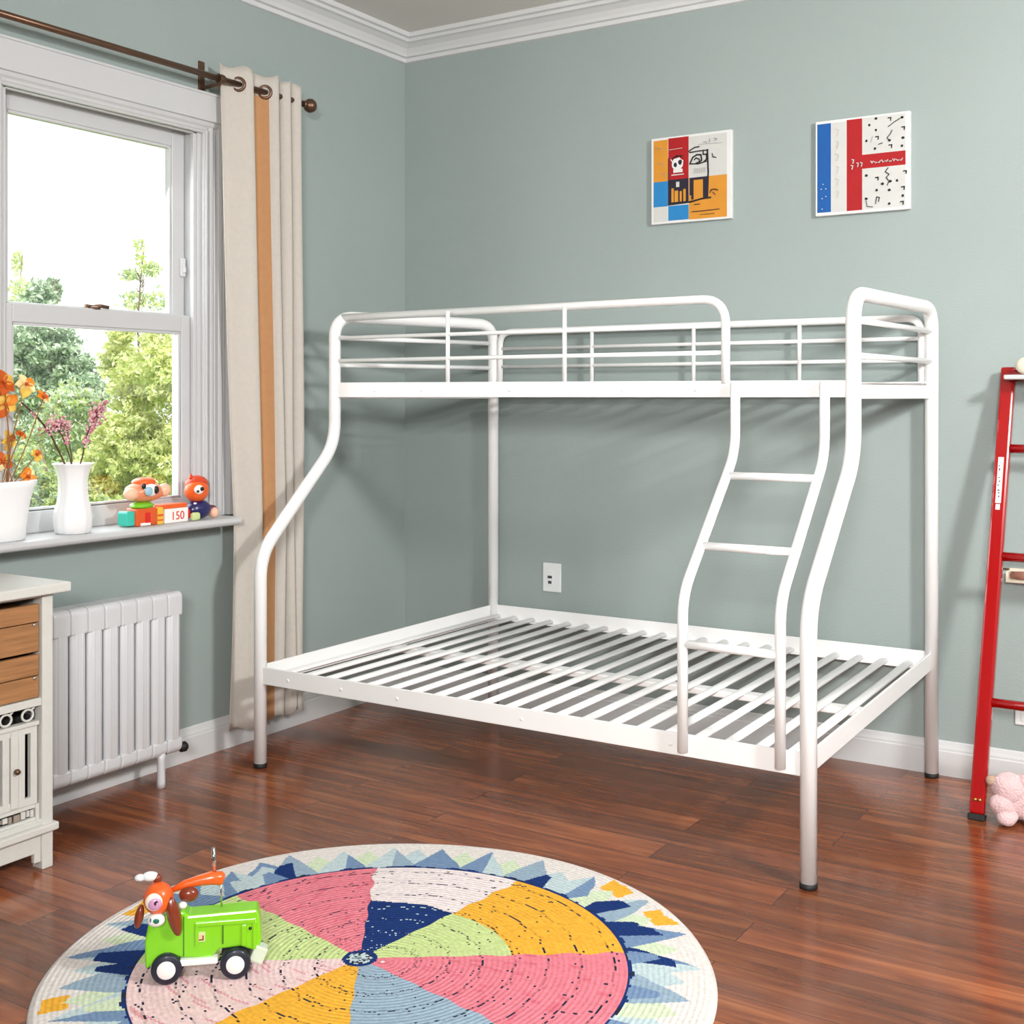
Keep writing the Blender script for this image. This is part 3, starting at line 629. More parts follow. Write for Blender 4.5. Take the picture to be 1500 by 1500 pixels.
# ------------------------------------------------------------------ pictures on the back wall
ORG = mat('ochre_orange_paint', (206, 138, 40), 0.6, noise=0.14, nscale=14)
BLU = mat('sky_blue_paint', (30, 124, 186), 0.6, noise=0.16, nscale=20)
DBL = mat('cobalt_blue_paint', (6, 84, 158), 0.6, noise=0.14, nscale=20)
RED = mat('crimson_paint', (164, 6, 16), 0.6, noise=0.14, nscale=16)
NAV = mat('navy_black_paint', (28, 22, 42), 0.6, noise=0.2)
CAN = mat('canvas_white', (218, 218, 217), 0.7, noise=0.02, bump=0.1, bscale=500)
WHP = mat('off_white_paint', (198, 198, 195), 0.7, noise=0.07, nscale=18)
BLK = mat('ink_black', (22, 22, 24), 0.6)
GRY = mat('grey_ink', (150, 150, 148), 0.7)
def picture(px_tl, px_br, px_tr, px_bl, label):
    tl, tr, bl_, br_ = [at(*p, y=-0.022) for p in (px_tl, px_tr, px_bl, px_br)]
    x0, x1 = (tl.x + bl_.x) / 2, (tr.x + br_.x) / 2; z1 = (tl.z + tr.z) / 2; z0 = (bl_.z + br_.z) / 2
    e = empty('wall_picture', ((x0 + x1) / 2, 0, z0), label=label, cat='picture', group=None)
    MB().box((x0, -0.022, z0), (x1, -0.001, z1)).build('canvas', CAN, e, bevel=0.002)
    P = MB(); lay = [0]
    def Q(u0, v0, u1, v1, m):   # v down from the top
        lay[0] += 1; y = -0.022 - 0.00012 * lay[0]
        P.box((x0 + (x1 - x0) * u0, y - 0.0001, z1 - (z1 - z0) * v1), (x0 + (x1 - x0) * u1, -0.0215, z1 - (z1 - z0) * v0), m)
    def S(pts, w_, m):
        lay[0] += 1; y = -0.022 - 0.00012 * lay[0]
        for (a, b), (c_, d_) in zip(pts, pts[1:]):
            A = Vector((x0 + (x1 - x0) * a, y, z1 - (z1 - z0) * b)); B = Vector((x0 + (x1 - x0) * c_, y, z1 - (z1 - z0) * d_))
            t = (B - A); 
            if t.length < 1e-6: continue
            t.normalize(); n_ = Vector((-t.z, 0, t.x)) * w_ / 2; A -= t * w_ * .3; B += t * w_ * .3; k = Vector((0, 0.0001, 0))
            P.hexa([A - n_ - k, B - n_ - k, B - n_ + k, A - n_ + k, A + n_ - k, B + n_ - k, B + n_ + k, A + n_ + k], m)
    def E(u, v_, ru, rv, m, seed=0):
        lay[0] += 1; y = -0.022 - 0.00012 * lay[0]; rn = random.Random(seed); n = 14
        vs = [(x0 + (x1 - x0) * (u + ru * math.cos(2 * PI * k / n) * rn.uniform(.85, 1.1)), y, z1 - (z1 - z0) * (v_ + rv * math.sin(2 * PI * k / n) * rn.uniform(.85, 1.1))) for k in range(n)]
        P.add(vs, [tuple(range(n))], m, False)
    return e, P, Q, S, E
AM = [ORG, BLU, DBL, RED, NAV, WHP, BLK, GRY, CAN]
e, P, Q, S, E_ = picture((953, 203), (1072, 320), (1071, 190), (955, 329), 'square picture of orange, red and blue blocks with black scribbles, nearer the corner')
Q(.03, .03, .215, .51, 0); Q(.03, .51, .215, .80, 1); Q(.03, .80, .215, .975, 5); Q(.22, .02, .475, .52, 3); Q(.22, .80, .475, .97, 1)
Q(.48, .03, .945, .50, 5); Q(.48, .50, .945, .975, 0); Q(.22, .50, .475, .78, 4)
Q(.26, .60, .29, .76, 0); Q(.30, .63, .345, .76, 0); Q(.365, .64, .39, .76, 0); Q(.41, .62, .44, .76, 0); Q(.32, .53, .36, .59, 5)
Q(.49, .50, .715, .75, 4); Q(.54, .53, .655, .75, 0); Q(.48, .70, .51, .78, 0)
S([(.225, .785), (.50, .775), (.64, .75), (.75, .745)], .007, 6); S([(.71, .20), (.72, .45), (.71, .74)], .007, 4); S([(.225, .25), (.225, .78)], .004, 4)
S([(.48, .195), (.55, .16), (.61, .155)], .005, 6); S([(.49, .21), (.60, .205), (.72, .205)], .005, 6); S([(.50, .33), (.53, .27), (.58, .245), (.63, .25), (.64, .31), (.62, .33)], .006, 6); S([(.55, .30), (.57, .28), (.61, .30), (.61, .33), (.57, .34)], .005, 6)
S([(.49, .34), (.60, .35), (.70, .33)], .005, 6); S([(.66, .20), (.66, .25), (.70, .25), (.70, .31), (.67, .33)], .005, 6)
for k in range(7): S([(.55 + k * .022, .40), (.55 + k * .022, .455)], .002, 7)
S([(.77, .25), (.78, .29), (.82, .30)], .0035, 6); S([(.66, .11), (.70, .11), (.70, .13)], .0025, 7); S([(.74, .08), (.74, .12)], .003, 7); S([(.79, .08), (.83, .09), (.80, .11)], .003, 7); S([(.60, .13), (.90, .14)], .0012, 7)
S([(.745, .69), (.76, .66), (.80, .655), (.84, .67)], .004, 6); S([(.78, .69), (.81, .72)], .003, 4); S([(.55, .81), (.62, .81)], .003, 6); S([(.52, .89), (.66, .89), (.86, .885)], .003, 4); S([(.62, .93), (.80, .93)], .0018, 4)
E_(.345, .325, .075, .075, 8, 3); Q(.29, .385, .40, .425, 8); E_(.315, .335, .022, .028, 4, 1); E_(.375, .31, .024, .032, 4, 2); S([(.27, .45), (.42, .45)], .004, 5)
S([(.28, .26), (.33, .235), (.40, .24)], .006, 6); S([(.28, .30), (.26, .27)], .004, 8); S([(.24, .155), (.40, .15)], .002, 5)
for (u, v_) in ((.07, .12), (.09, .30), (.12, .42)): S([(u, v_), (u + .07, v_), (u + .07, v_ + .05)], .0015, 7)
P.build('painted_design', AM, e)
e, P, Q, S, E_ = picture((1193, 179), (1334, 306), (1332, 162), (1196, 317), 'square picture with blue and red stripes, red crossbar and black specks, farther from the corner')
Q(.02, .03, .17, .965, 2); Q(.175, .03, .335, .97, 5); Q(.34, .02, .505, .97, 3); Q(.505, .02, .955, .97, 5); Q(.50, .40, .955, .545, 3)
rn = random.Random(11)
specks = [(.58, .10), (.65, .04), (.79, .06), (.92, .06), (.65, .16), (.66, .24), (.55, .26), (.79, .28), (.93, .17), (.93, .27), (.64, .35), (.80, .34), (.92, .35), (.55, .62), (.66, .66), (.80, .70), (.87, .70), (.95, .62), (.66, .78), (.79, .79), (.93, .78), (.55, .86), (.79, .93), (.92, .93), (.93, .86), (.72, .72)]
for i, (u, v_) in enumerate(specks):
    if i % 3 == 2:
        S([(u - .015, v_ - .01), (u + .015, v_ - .012), (u + .012, v_ + .018)], .0042, 6)
    else: E_(u, v_, .013 + .004 * (i % 2), .014, 6, i)
S([(.78, .14), (.84, .10), (.90, .07)], .003, 6); S([(.82, .18), (.80, .22), (.77, .25), (.79, .29)], .003, 6); S([(.68, .31), (.72, .30)], .003, 6); S([(.78, .56), (.75, .60), (.79, .63), (.76, .66), (.79, .70), (.77, .74)], .003, 6)
S([(.65, .92), (.66, .85), (.69, .86), (.68, .90)], .003, 6); S([(.55, .88), (.56, .94), (.62, .95)], .0025, 6); S([(.62, .22), (.60, .28)], .002, 7)
for (u, v_) in ((.40, .52), (.41, .46), (.46, .50), (.50, .50)): S([(u - .01, v_ - .02), (u + .01, v_ - .015), (u, v_ + .02)], .0035, 5)
for k in range(9): S([(.60 + k * .038, .475 + (k % 3) * .01), (.612 + k * .038, .50), (.625 + k * .038, .478 + (k % 2) * .015)], .003, 5)
for (u, v_) in ((.09, .67), (.07, .72), (.12, .72), (.12, .80), (.08, .82), (.08, .93)): E_(u, v_, .008, .006, 5, 1)
for k in range(6): S([(.22 + .02 * (k % 2), .10 + k * .13), (.26, .12 + k * .13), (.24, .18 + k * .13)], .0014, 7)
P.build('painted_design', AM, e)

# ------------------------------------------------------------------ switch plate and outlets
PLT = mat('plate_plastic', (226, 230, 230), 0.35, noise=0.01)
PLD = mat('plate_slot', (70, 72, 74), 0.6)
a_ = at(796, 824, y=0); b_ = at(823, 868, y=0); zc = (a_.z + b_.z) / 2; xc = (a_.x + b_.x) / 2
sw = empty('light_switch', (xc, 0, zc), label='white switch plate on the back wall seen through the bunk bed', cat='light switch')
MB().box((xc - 0.045, -0.007, zc - 0.062), (xc + 0.045, 0, zc + 0.062)).build('plate', PLT, sw, bevel=0.004)
MB().box((xc - 0.022, -0.009, zc - 0.036), (xc + 0.006, -0.006, zc + 0.030)).build('rocker', PLT, sw, bevel=0.001)
MB().box((xc - 0.018, -0.011, zc - 0.003), (xc + 0.002, -0.008, zc + 0.008)).build('socket_slot', PLD, sw)
MB().box((xc - 0.016, -0.011, zc - 0.026), (xc + 0.000, -0.008, zc - 0.014)).build('socket_slot', PLD, sw)
a_ = at(1487, 1048, y=0)
ou = empty('wall_outlet', (a_.x + 0.045, 0, a_.z), label='white wall outlet low on the wall behind the red ladder', cat='outlet')
MB().box((a_.x, -0.008, a_.z - 0.03), (a_.x + 0.085, 0, a_.z + 0.045)).build('plate', PLT, ou, bevel=0.004)
MB().box((a_.x + 0.02, -0.01, a_.z - 0.015), (a_.x + 0.06, -0.007, a_.z + 0.03)).build('socket_face', PLT, ou, bevel=0.002)

# ------------------------------------------------------------------ red ladder leaning on the wall
LB = at(1431, 1200, z=0.0); yT = -0.035
xT = at(1478, 540, y=yT).x; zT = 1.452
lb = Vector((LB.x, LB.y, 0)); lt = Vector((xT, yT, zT)); ax_ = (lt - lb).normalized()
rl = empty('red_ladder', (lb.x + 0.2, lb.y, 0), label='glossy red metal ladder leaning against the back wall at the edge', cat='ladder')
WID = 0.46
sd_ = Vector((1, 0, 0)); nn = sd_.cross(ax_).normalized()   # points away from the wall-ish
def rail(off):
    b0, t0 = lb + sd_ * off, lt + sd_ * off; hw, hd = 0.024, 0.017
    m = MB()
    vs = []
    for p in (b0 + ax_ * 0.016, t0):
        for (su, sv) in ((-1, -1), (1, -1), (1, 1), (-1, 1)): vs.append(p + sd_ * hw * su + nn * hd * sv)
    m.hexa(vs)
    o = m.build('rail', REDP, rl, bevel=0.008)
    fm = MB(); vs = []
    for p, z in ((b0, 0.001), (b0 + ax_ * 0.017, None)):
        for (su, sv) in ((-1, -1), (1, -1), (1, 1), (-1, 1)):
            q = p + sd_ * (hw + 0.002) * su + nn * (hd + 0.002) * sv
            if z is not None: q.z = z
            vs.append(q)
    fm.hexa(vs); fm.build('rubber_foot', BLACK, o, bevel=0.003)
    return o
r1 = rail(0.0); rail(WID)
def on_lad(py, off=0.1):
    best = None
    for k in range(400):
        p = lb.lerp(lt, k / 399) + sd_ * off
        r_ = p - Vector((CX, CY, CH)); dep = r_.x * -CB + r_.y * CA; pyy = HZ - r_.z / dep * F
        if best is None or abs(pyy - py) < best[0]: best = (abs(pyy - py), p, k / 399)
    return best[1] - sd_ * off
for py in (657, 815, 1030):
    p = on_lad(py, 0.03); MB().tube([p, p + sd_ * WID], 0.0155, n=16).build('rung', REDP, rl)
p = lt - ax_ * 0.028; 
MB().tube([p, p + sd_ * WID], 0.021, n=18).build('top_tube', REDP, rl)
# sticker with small illegible print
pA, pB = on_lad(672, 0), on_lad(738, 0); pC, pD = on_lad(740, 0), on_lad(748, 0)
sign = 1 if nn.y < 0 else -1; off = nn * sign * 0.0178
stk = MB()
def patch(a, b, w0, w1, m, lift=0.0):
    o_ = off + nn * sign * lift; k = nn * sign * 0.0004
    stk.hexa([a + sd_ * w0 + o_, a + sd_ * w1 + o_, a + sd_ * w1 + o_ + k, a + sd_ * w0 + o_ + k, b + sd_ * w0 + o_, b + sd_ * w1 + o_, b + sd_ * w1 + o_ + k, b + sd_ * w0 + o_ + k], m)
patch(pA, pB, -0.010, 0.008, 0); patch(pC, pD, -0.008, 0.006, 0)
rn = random.Random(3)
for k in range(12):
    t = (k + .5) / 12; q = pA.lerp(pB, t); w_ = rn.uniform(-0.007, 0.0); patch(q, q + ax_ * rn.uniform(-0.006, 0.006) + ax_ * 0.001, w_, w_ + rn.uniform(0.002, 0.006), 1, 0.0005)
stk.build('sticker', [CAN, BLK], rl)['label'] = 'white printed sticker'
for py in (1172,):
    q = on_lad(py, 0)
    for dx in (-0.006, 0.008): MB().lathe([(0, 0), (0.006, 0), (0.005, 0.003), (0, 0.004)], q + sd_ * dx + off, n=10, axis=tuple(nn * sign)).build('rivet', mat('brass_rivet', (200, 160, 90), 0.3, metal=1), rl)
# grey shelf strip and jar by the ladder top
a_ = at(1474, 551, y=-0.11)
sh = MB().box((a_.x, -0.16, a_.z - 0.012), (a_.x + 0.42, -0.001, a_.z + 0.004)).build('wall_shelf', mat('pale_grey_laminate', (190, 194, 196), 0.4), bevel=0.004)
tag(sh, 'thin pale grey wall shelf behind the ladder top', 'shelf')
zsh = a_.z + 0.0045
c_ = at(1500, 540, y=-0.11)
jar = empty('cream_ball', (c_.x + 0.008, -0.115, zsh), label='round cream coloured object with brown centre sitting on the grey shelf', cat='ornament')
jz = zsh + 0.030
MB().ball((c_.x + 0.008, -0.115, jz), (0.034, 0.026, 0.030), n=24, q=14).build('body', mat('cream_glaze', (236, 222, 200), 0.35, noise=0.08, nscale=30), jar)
MB().lathe([(0, 0.0), (0.016, 0.0), (0.013, 0.004), (0, 0.005)], (c_.x + 0.02, -0.139, jz + 0.004), n=16, axis=(0, -1, 0.1)).build('brown_spot', mat('brown_glaze', (150, 116, 100), 0.4), jar)
a_ = at(1475, 850, y=-0.05); b_ = at(1476, 836, y=-0.05)
ub = empty('leather_roll_holder', (a_.x + 0.08, -0.03, a_.z), label='cream wall bracket holding a brown leather roll, behind the ladder', cat='bracket')
MB().box((a_.x, -0.075, a_.z - 0.004), (a_.x + 0.2, 0, a_.z + 0.004)).box((a_.x, -0.075, a_.z), (a_.x + 0.008, -0.02, b_.z)).box((a_.x, -0.008, a_.z), (a_.x + 0.2, 0, b_.z + 0.004)).build('bracket', mat('cream_wood', (232, 220, 200), 0.5), ub, bevel=0.002)
MB().tube([(a_.x + 0.012, -0.04, (a_.z + b_.z) / 2 + .002), (a_.x + 0.05, -0.042, (a_.z + b_.z) / 2 + .001), (a_.x + 0.2, -0.042, (a_.z + b_.z) / 2 - .002)], [0.012, 0.0155, 0.0155], n=18).build('roll', mat('brown_leather', (142, 96, 82), 0.5, noise=0.2, nscale=30), ub)
MB().tube([(a_.x - 0.03, -0.004, b_.z), (a_.x + 0.01, -0.004, b_.z)], 0.003, n=8).build('hook', BRONZE, ub)

# ------------------------------------------------------------------ pink plush toy
PINK = mat('pink_plush', (236, 198, 200), 0.95, noise=0.12, nscale=40, bump=0.9, bscale=160, sheen=0.6)
pp = at(1478, 1212, z=0)
pl = empty('plush_toy', (pp.x + 0.05, pp.y + 0.03, 0), label='pink plush animal lying on the floor beside the red ladder', cat='soft toy')
S_ = (CH / (1212 - HZ))   # metres per pixel at its feet
rt = Vector((CA, CB, 0)); fw = Vector((-CB, CA, 0)); base = Vector((pp.x, pp.y, 0)) + fw * 0.05
def pq(dx, dz, dd=0.0): return base + rt * dx * S_ + fw * dd + Vector((0, 0, dz * S_))
b = MB()
b.ball(pq(28, 34, 0.02), (0.078, 0.07, 0.070), wob=0.06, seed=1, n=28, q=18)
b.build('body', PINK, pl)
MB().ball(pq(10, 50, -0.0), (0.056, 0.052, 0.05), wob=0.08, seed=2, n=28, q=18).build('head', PINK, pl)
MB().ball(pq(0, 12.5, -0.035), (0.032, 0.042, 0.026), wob=0.06, seed=3).build('paw', PINK, pl)
MB().ball(pq(-4, 28, -0.02), (0.038, 0.036, 0.034), wob=0.06, seed=4).build('arm', PINK, pl)
MB().ball(pq(34, 62, -0.03), (0.036, 0.03, 0.034), wob=0.06, seed=5).build('ear', PINK, pl)
MB().ball(pq(40, 12, -0.03), (0.036, 0.04, 0.025), wob=0.06, seed=6).build('paw', PINK, pl)
MB().ball(pq(-15, 60, 0.01), (0.017, 0.013, 0.017), n=16).ball(pq(-9, 59, 0.005), (0.009, 0.010, 0.014), m=1, n=12).build('nose', [mat('tan_plush', (190, 160, 140), 0.9, bump=0.5, bscale=150), mat('brown_plush', (96, 66, 56), 0.9)], pl)

# ------------------------------------------------------------------ rug
def rug():
    C = np.array([1.648, -2.242]); AP = np.array([1.591, -2.257]); RO = 0.782; RI = 0.577
    PAL = {'pink': (226, 128, 142), 'white': (234, 222, 222), 'navy': (28, 54, 112), 'yellow': (238, 176, 62), 'green': (198, 216, 148), 'blue': (150, 172, 190),
           'pale': (236, 206, 206), 'rim': (226, 220, 216), 'slate': (118, 144, 178), 'mist': (190, 208, 212), 'mint': (208, 222, 192), 'ink': (40, 46, 66), 'deep': (206, 92, 112)}
    PAL = {k: np.array(s2l(v)) for k, v in PAL.items()}
    NT, NR = 1260, 150
    rr = np.linspace(0, RO, NR + 1); vs = []
    rn = random.Random(2)
    top = 0.013
    def prof(r):
        e_ = max(0, (r - (RO - 0.02)) / 0.02); return top * math.sqrt(max(0, 1 - e_ * e_)) if e_ > 0 else top
    for r in rr:
        edge = 1
        for k in range(NT):
            a = 2 * PI * k / NT; q = r * (1 + 0.004 * math.sin(5 * a + 1) * (r / RO) ** 4)
            vs.append((C[0] + q * math.cos(a), C[1] + q * math.sin(a), max(0.001, prof(r))))
    fs = [(i * NT + k, (i + 1) * NT + k, (i + 1) * NT + (k + 1) % NT, i * NT + (k + 1) % NT) for i in range(1, NR) for k in range(NT)]
    base = len(vs); 
    cen = tuple((1) * NT + k for k in range(NT))
    fs.append(cen)
    cols = np.zeros((len(fs), 3))
    def hsh(i, j=0):
        x = math.sin(i * 127.1 + j * 311.7) * 43758.5453; return x - math.floor(x)
    NSEG = 27
    def colour(x, y):
        dx, dy = x - C[0], y - C[1]; r = math.hypot(dx, dy); th = math.atan2(dy, dx) % (2 * PI)
        ax, ay = x - AP[0], y - AP[1]; ra = math.hypot(ax, ay); ta = math.degrees(math.atan2(ay, ax)) % 360
        wob = 0.004 * math.sin(th * 23) + 0.003 * math.sin(th * 61 + 2)
        rq = r + wob
        if r > RI - 0.0:
            if rq < RI + 0.011: return PAL['navy'] if hsh(int(th * 60)) > 0.25 else PAL['ink']
            t = (rq - RI) / (RO - RI); s = th / (2 * PI) * NSEG; s += 0.35 * t * math.sin(th * 3); i = int(s); ph = s - i; tri = 1 - abs(2 * ph - 1)
            h = hsh(i)
            if t > 0.88 + 0.04 * math.sin(th * 11): return PAL['rim']
            s_2 = th / (2 * PI) * NSEG * 1.62 + 0.3; i_2 = int(s_2); tri2 = 1 - abs(2 * (s_2 - i_2) - 1)
            if t < 0.42 and hsh(i_2, 7) > 0.62 and tri2 > t * 1.6 + 0.1: return PAL[('navy', 'mint', 'slate', 'mist', 'yellow')[int(hsh(i_2, 9) * 4.15)]]
            if t < 0.10 + 0.80 * tri * (0.75 + 0.25 * h):
                if h > 0.72 and ph > 0.45 and t < 0.55: return PAL['navy']
                j = i % 5
                return PAL[('slate', 'blue', 'mist', 'slate', 'blue')[j]] if ph < 0.5 + 0.2 * (h - .5) or j % 2 else PAL[('mist', 'mint', 'slate', 'mint', 'mist')[j]]
            i2 = int(s + 0.5); h2 = hsh(i2, 3); tr2 = 1 - tri
            if t < 0.16 + 0.5 * tr2: return PAL['mint'] if h2 < 0.6 else PAL['mist']
            if t < 0.30 + 0.5 * tr2 and h2 > 0.8: return PAL['slate']
            if t > 0.60 and tr2 > 0.55 and h2 < 0.2: return PAL['yellow']
            if t > 0.52 and tr2 > 0.5 and 0.22 < h2 < 0.3: return PAL['pale']
            return PAL['rim']
        # centre medallion
        if ra < 0.042:
            return PAL['navy'] if ra > 0.03 else (PAL['mist'] if hsh(int(ta / 12), int(ra * 200)) > 0.4 else PAL['ink'])
        wa = ta + 0.6 * math.sin(ra * 60)
        if 125 <= wa < 168: c = PAL['pink']
        elif 83 <= wa < 125: c = PAL['white'] if ra > 0.33 + 0.004 * math.sin(th * 14) else PAL['navy']
        elif 35 <= wa < 83: c = PAL['yellow'] if r > 0.31 else PAL['green']
        elif wa >= 350 or wa < 35: c = PAL['pink']
        elif 305 <= wa < 350: c = PAL['blue'] if r < 0.40 else PAL['navy'] if r < 0.5 else PAL['blue']
        elif 260 <= wa < 305: c = PAL['yellow']
        elif 215 <= wa < 260: c = PAL['pale']
        else: c = PAL['green']
        # concentric stitched seams and short dashes
        ring = (r + 0.0035 * math.sin(th * 19) + 0.002 * math.sin(th * 47)) / 0.078; fr_ = ring - math.floor(ring); n_ = int(th * (8 + 18 * r)) 
        dark = c is not PAL['navy']
        if fr_ < 0.042 and hsh(int(th * 40), int(ring)) > 0.45: return PAL['ink'] if dark else PAL['mist']
        if fr_ < 0.055: return c * 0.72
        br_ = r / 0.026; bi = int(br_); bt = th * (14 + 34 * r) + (bi % 2) * 0.5; bf = bt - math.floor(bt)
        hh = hsh(bi, math.floor(bt))
        if hh > 0.90 and 0.35 < br_ - bi < 0.65 and 0.2 < bf < 0.7: return PAL['ink'] if dark else PAL['mist']
        if (br_ - bi) < 0.10: return c * 0.88
        if hh < 0.10 and dark and (c is PAL['pink'] or c is PAL['pale']): return PAL['deep'] * 0.5 + c * 0.5
        return c * (0.94 + 0.1 * hh)
    V = np.array(vs)
    for n_, f_ in enumerate(fs[:-1]):
        p_ = (V[f_[0]] + V[f_[2]]) / 2; cols[n_] = colour(p_[0], p_[1])
    cols[-1] = PAL['white']
    me = bpy.data.meshes.new('round_rug'); me.from_pydata([tuple(v) for v in vs], [], fs)
    cl = me.color_attributes.new('pattern', 'FLOAT_COLOR', 'CORNER')
    arr = np.ones((len(me.loops), 4), np.float32); tot = np.array([len(f_) for f_ in fs]); arr[:, :3] = np.repeat(cols, tot, axis=0)
    cl.data.foreach_set('color', arr.ravel())
    m = bpy.data.materials.new('woven_rug'); m.use_nodes = True; n = m.node_tree; L = n.links.new; b = n.nodes['Principled BSDF']; b.inputs['Roughness'].default_value = 0.95; b.inputs['Specular IOR Level'].default_value = 0.1
    vc = n.nodes.new('ShaderNodeVertexColor'); vc.layer_name = 'pattern'
    tcn = n.nodes.new('ShaderNodeTexCoord'); no = n.nodes.new('ShaderNodeTexNoise'); no.inputs['Scale'].default_value = 90; no.inputs['Detail'].default_value = 4; L(tcn.outputs['Object'], no.inputs['Vector'])
    mx = n.nodes.new('ShaderNodeMix'); mx.data_type = 'RGBA'; mx.blend_type = 'MULTIPLY'; mx.inputs['Factor'].default_value = 1
    mr = n.nodes.new('ShaderNodeMapRange'); mr.inputs['From Min'].default_value = 0.3; mr.inputs['From Max'].default_value = 0.7; mr.inputs['To Min'].default_value = 0.84; mr.inputs['To Max'].default_value = 1.06
    L(no.outputs['Fac'], mr.inputs['Value']); L(vc.outputs['Color'], mx.inputs['A']); L(mr.outputs['Result'], mx.inputs['B']); L(mx.outputs['Result'], b.inputs['Base Color'])
    # braided rows: bump from radius
    sp = n.nodes.new('ShaderNodeVectorMath'); sp.operation = 'LENGTH'; mul = n.nodes.new('ShaderNodeVectorMath'); mul.operation = 'MULTIPLY'; mul.inputs[1].default_value = (1, 1, 0)
    L(tcn.outputs['Object'], mul.inputs[0]); L(mul.outputs['Vector'], sp.inputs[0])
    si = n.nodes.new('ShaderNodeMath'); si.operation = 'MULTIPLY'; si.inputs[1].default_value = 2 * PI / 0.013
    s2 = n.nodes.new('ShaderNodeMath'); s2.operation = 'SINE'; L(sp.outputs['Value'], si.inputs[0]); L(si.outputs[0], s2.inputs[0])
    ad = n.nodes.new('ShaderNodeMath'); ad.operation = 'MULTIPLY_ADD'; ad.inputs[1].default_value = 0.35; L(s2.outputs[0], ad.inputs[0]); L(no.outputs['Fac'], ad.inputs[2])
    bp = n.nodes.new('ShaderNodeBump'); bp.inputs['Strength'].default_value = 0.5; bp.inputs['Distance'].default_value = 0.004; L(ad.outputs[0], bp.inputs['Height']); L(bp.outputs['Normal'], b.inputs['Normal'])
    me.materials.append(m); me.polygons.foreach_set('use_smooth', [True] * len(me.polygons)); me.transform(Matrix.Translation((-C[0], -C[1], 0)))
    me.update(); o = bpy.data.objects.new('round_rug', me); COL.objects.link(o); o.location = (C[0], C[1], 0.0005)
    tag(o, 'round woven rug with pink, yellow and green wedges and a zigzag border', 'rug')
rug()

# ------------------------------------------------------------------ window sill things
vb = at(107, 774, x=0.075); vy = vb.y
VW = mat('vase_white_glaze', (242, 242, 244), 0.3, noise=0.01, coat=0.3)
vase = empty('vase', (0.075, vy, ZS), label='tall white fluted vase standing on the window sill', cat='vase')
m = MB(); n = 48; prof = [(0.0, 0.0), (0.050, 0.0), (0.056, 0.004), (0.061, 0.03), (0.0625, 0.055), (0.058, 0.08), (0.050, 0.105), (0.046, 0.14), (0.0465, 0.17), (0.049, 0.19), (0.055, 0.21), (0.062, 0.225), (0.066, 0.23), (0.063, 0.231), (0.052, 0.208), (0.045, 0.185), (0.042, 0.15), (0.0, 0.14)]
vs = []
for r_, z_ in prof:
    for k in range(n):
        a = 2 * PI * k / n; q = r_ * (1 + 0.022 * math.cos(12 * a)); vs.append((0.075 + q * math.cos(a), vy + q * math.sin(a), ZS + z_))
m.add(vs, [(i * n + k, i * n + (k + 1) % n, (i + 1) * n + (k + 1) % n, (i + 1) * n + k) for i in range(len(prof) - 1) for k in range(n)])
m.build('vase_body', VW, vase)
STEM = mat('dry_stem', (84, 58, 44), 0.8, noise=0.2); BLO = [mat('dried_pink_bloom', (222, 172, 178), 0.9, noise=0.2, nscale=200), mat('dried_rose_bloom', (200, 122, 138), 0.9, noise=0.2, nscale=200), mat('dried_blush_bloom', (226, 190, 190), 0.9, noise=0.2, nscale=200)]
def pxp(px, py, x): return at(px, py, x=x)
def twig(name, label, pts, r, blooms, group=None, seed=1):
    base_ = Vector((0.075 + random.Random(seed).uniform(-.012, .012), vy + random.Random(seed + 5).uniform(-.02, .02), ZS + 0.15))
    P_ = [base_] + [Vector(q) for q in pts]
    r_ = empty(name, base_, label=label, cat='dried flower', group=group)
    MB().tube(fillet(P_, 0.03, n=4), [r] * len(fillet(P_, 0.03, n=4)), n=7).build('stem', STEM, r_)
    rn = random.Random(seed); b = MB(); st_ = MB()
    for (c0, c1, wd, cnt) in blooms:
        for k in range(cnt):
            t = rn.random(); c_ = c0.lerp(c1, t) + Vector((rn.gauss(0, wd * .5), rn.gauss(0, wd * .7), rn.gauss(0, wd * .45)))
            b.ball(c_, rn.uniform(0.0025, 0.0052), m=rn.randrange(3), n=6, q=4)
            if k % 3 == 0: st_.tube([c0.lerp(c1, max(0, t - .15)), c_], 0.0009, n=4)
    if b.v: b.build('blossoms', BLO, r_); st_.build('twigs', STEM, r_)
X = 0.075
twig('dried_twig', 'dark bare twig leaning out of the white vase toward the orange flowers', [pxp(93, 675, X), pxp(72, 632, X), pxp(52, 608, X), pxp(32, 590, X)], 0.0032, [(pxp(46, 603, X), pxp(52, 612, X), 0.004, 8)], seed=1)
twig('dried_flower', 'dried pink blossom sprig in the middle of the white vase', [pxp(104, 674, X), pxp(92, 640, X), pxp(84, 626, X)], 0.002, [(pxp(72, 628, X), pxp(96, 618, X), 0.024, 150)], seed=2)
twig('dried_flower', 'short dried pink sprig beside the tall one in the white vase', [pxp(106, 674, X), pxp(100, 640, X), pxp(98, 624, X)], 0.002, [(pxp(100, 650, X), pxp(97, 618, X), 0.010, 45)], seed=3)
twig('dried_flower', 'tall dried pink blossom spray leaning away from the pot, in the white vase', [pxp(120, 674, X), pxp(126, 640, X), pxp(140, 606, X), pxp(150, 594, X)], 0.0026, [(pxp(124, 652, X), pxp(136, 622, X), 0.009, 60), (pxp(134, 622, X), pxp(150, 594, X), 0.022, 190)], seed=4)
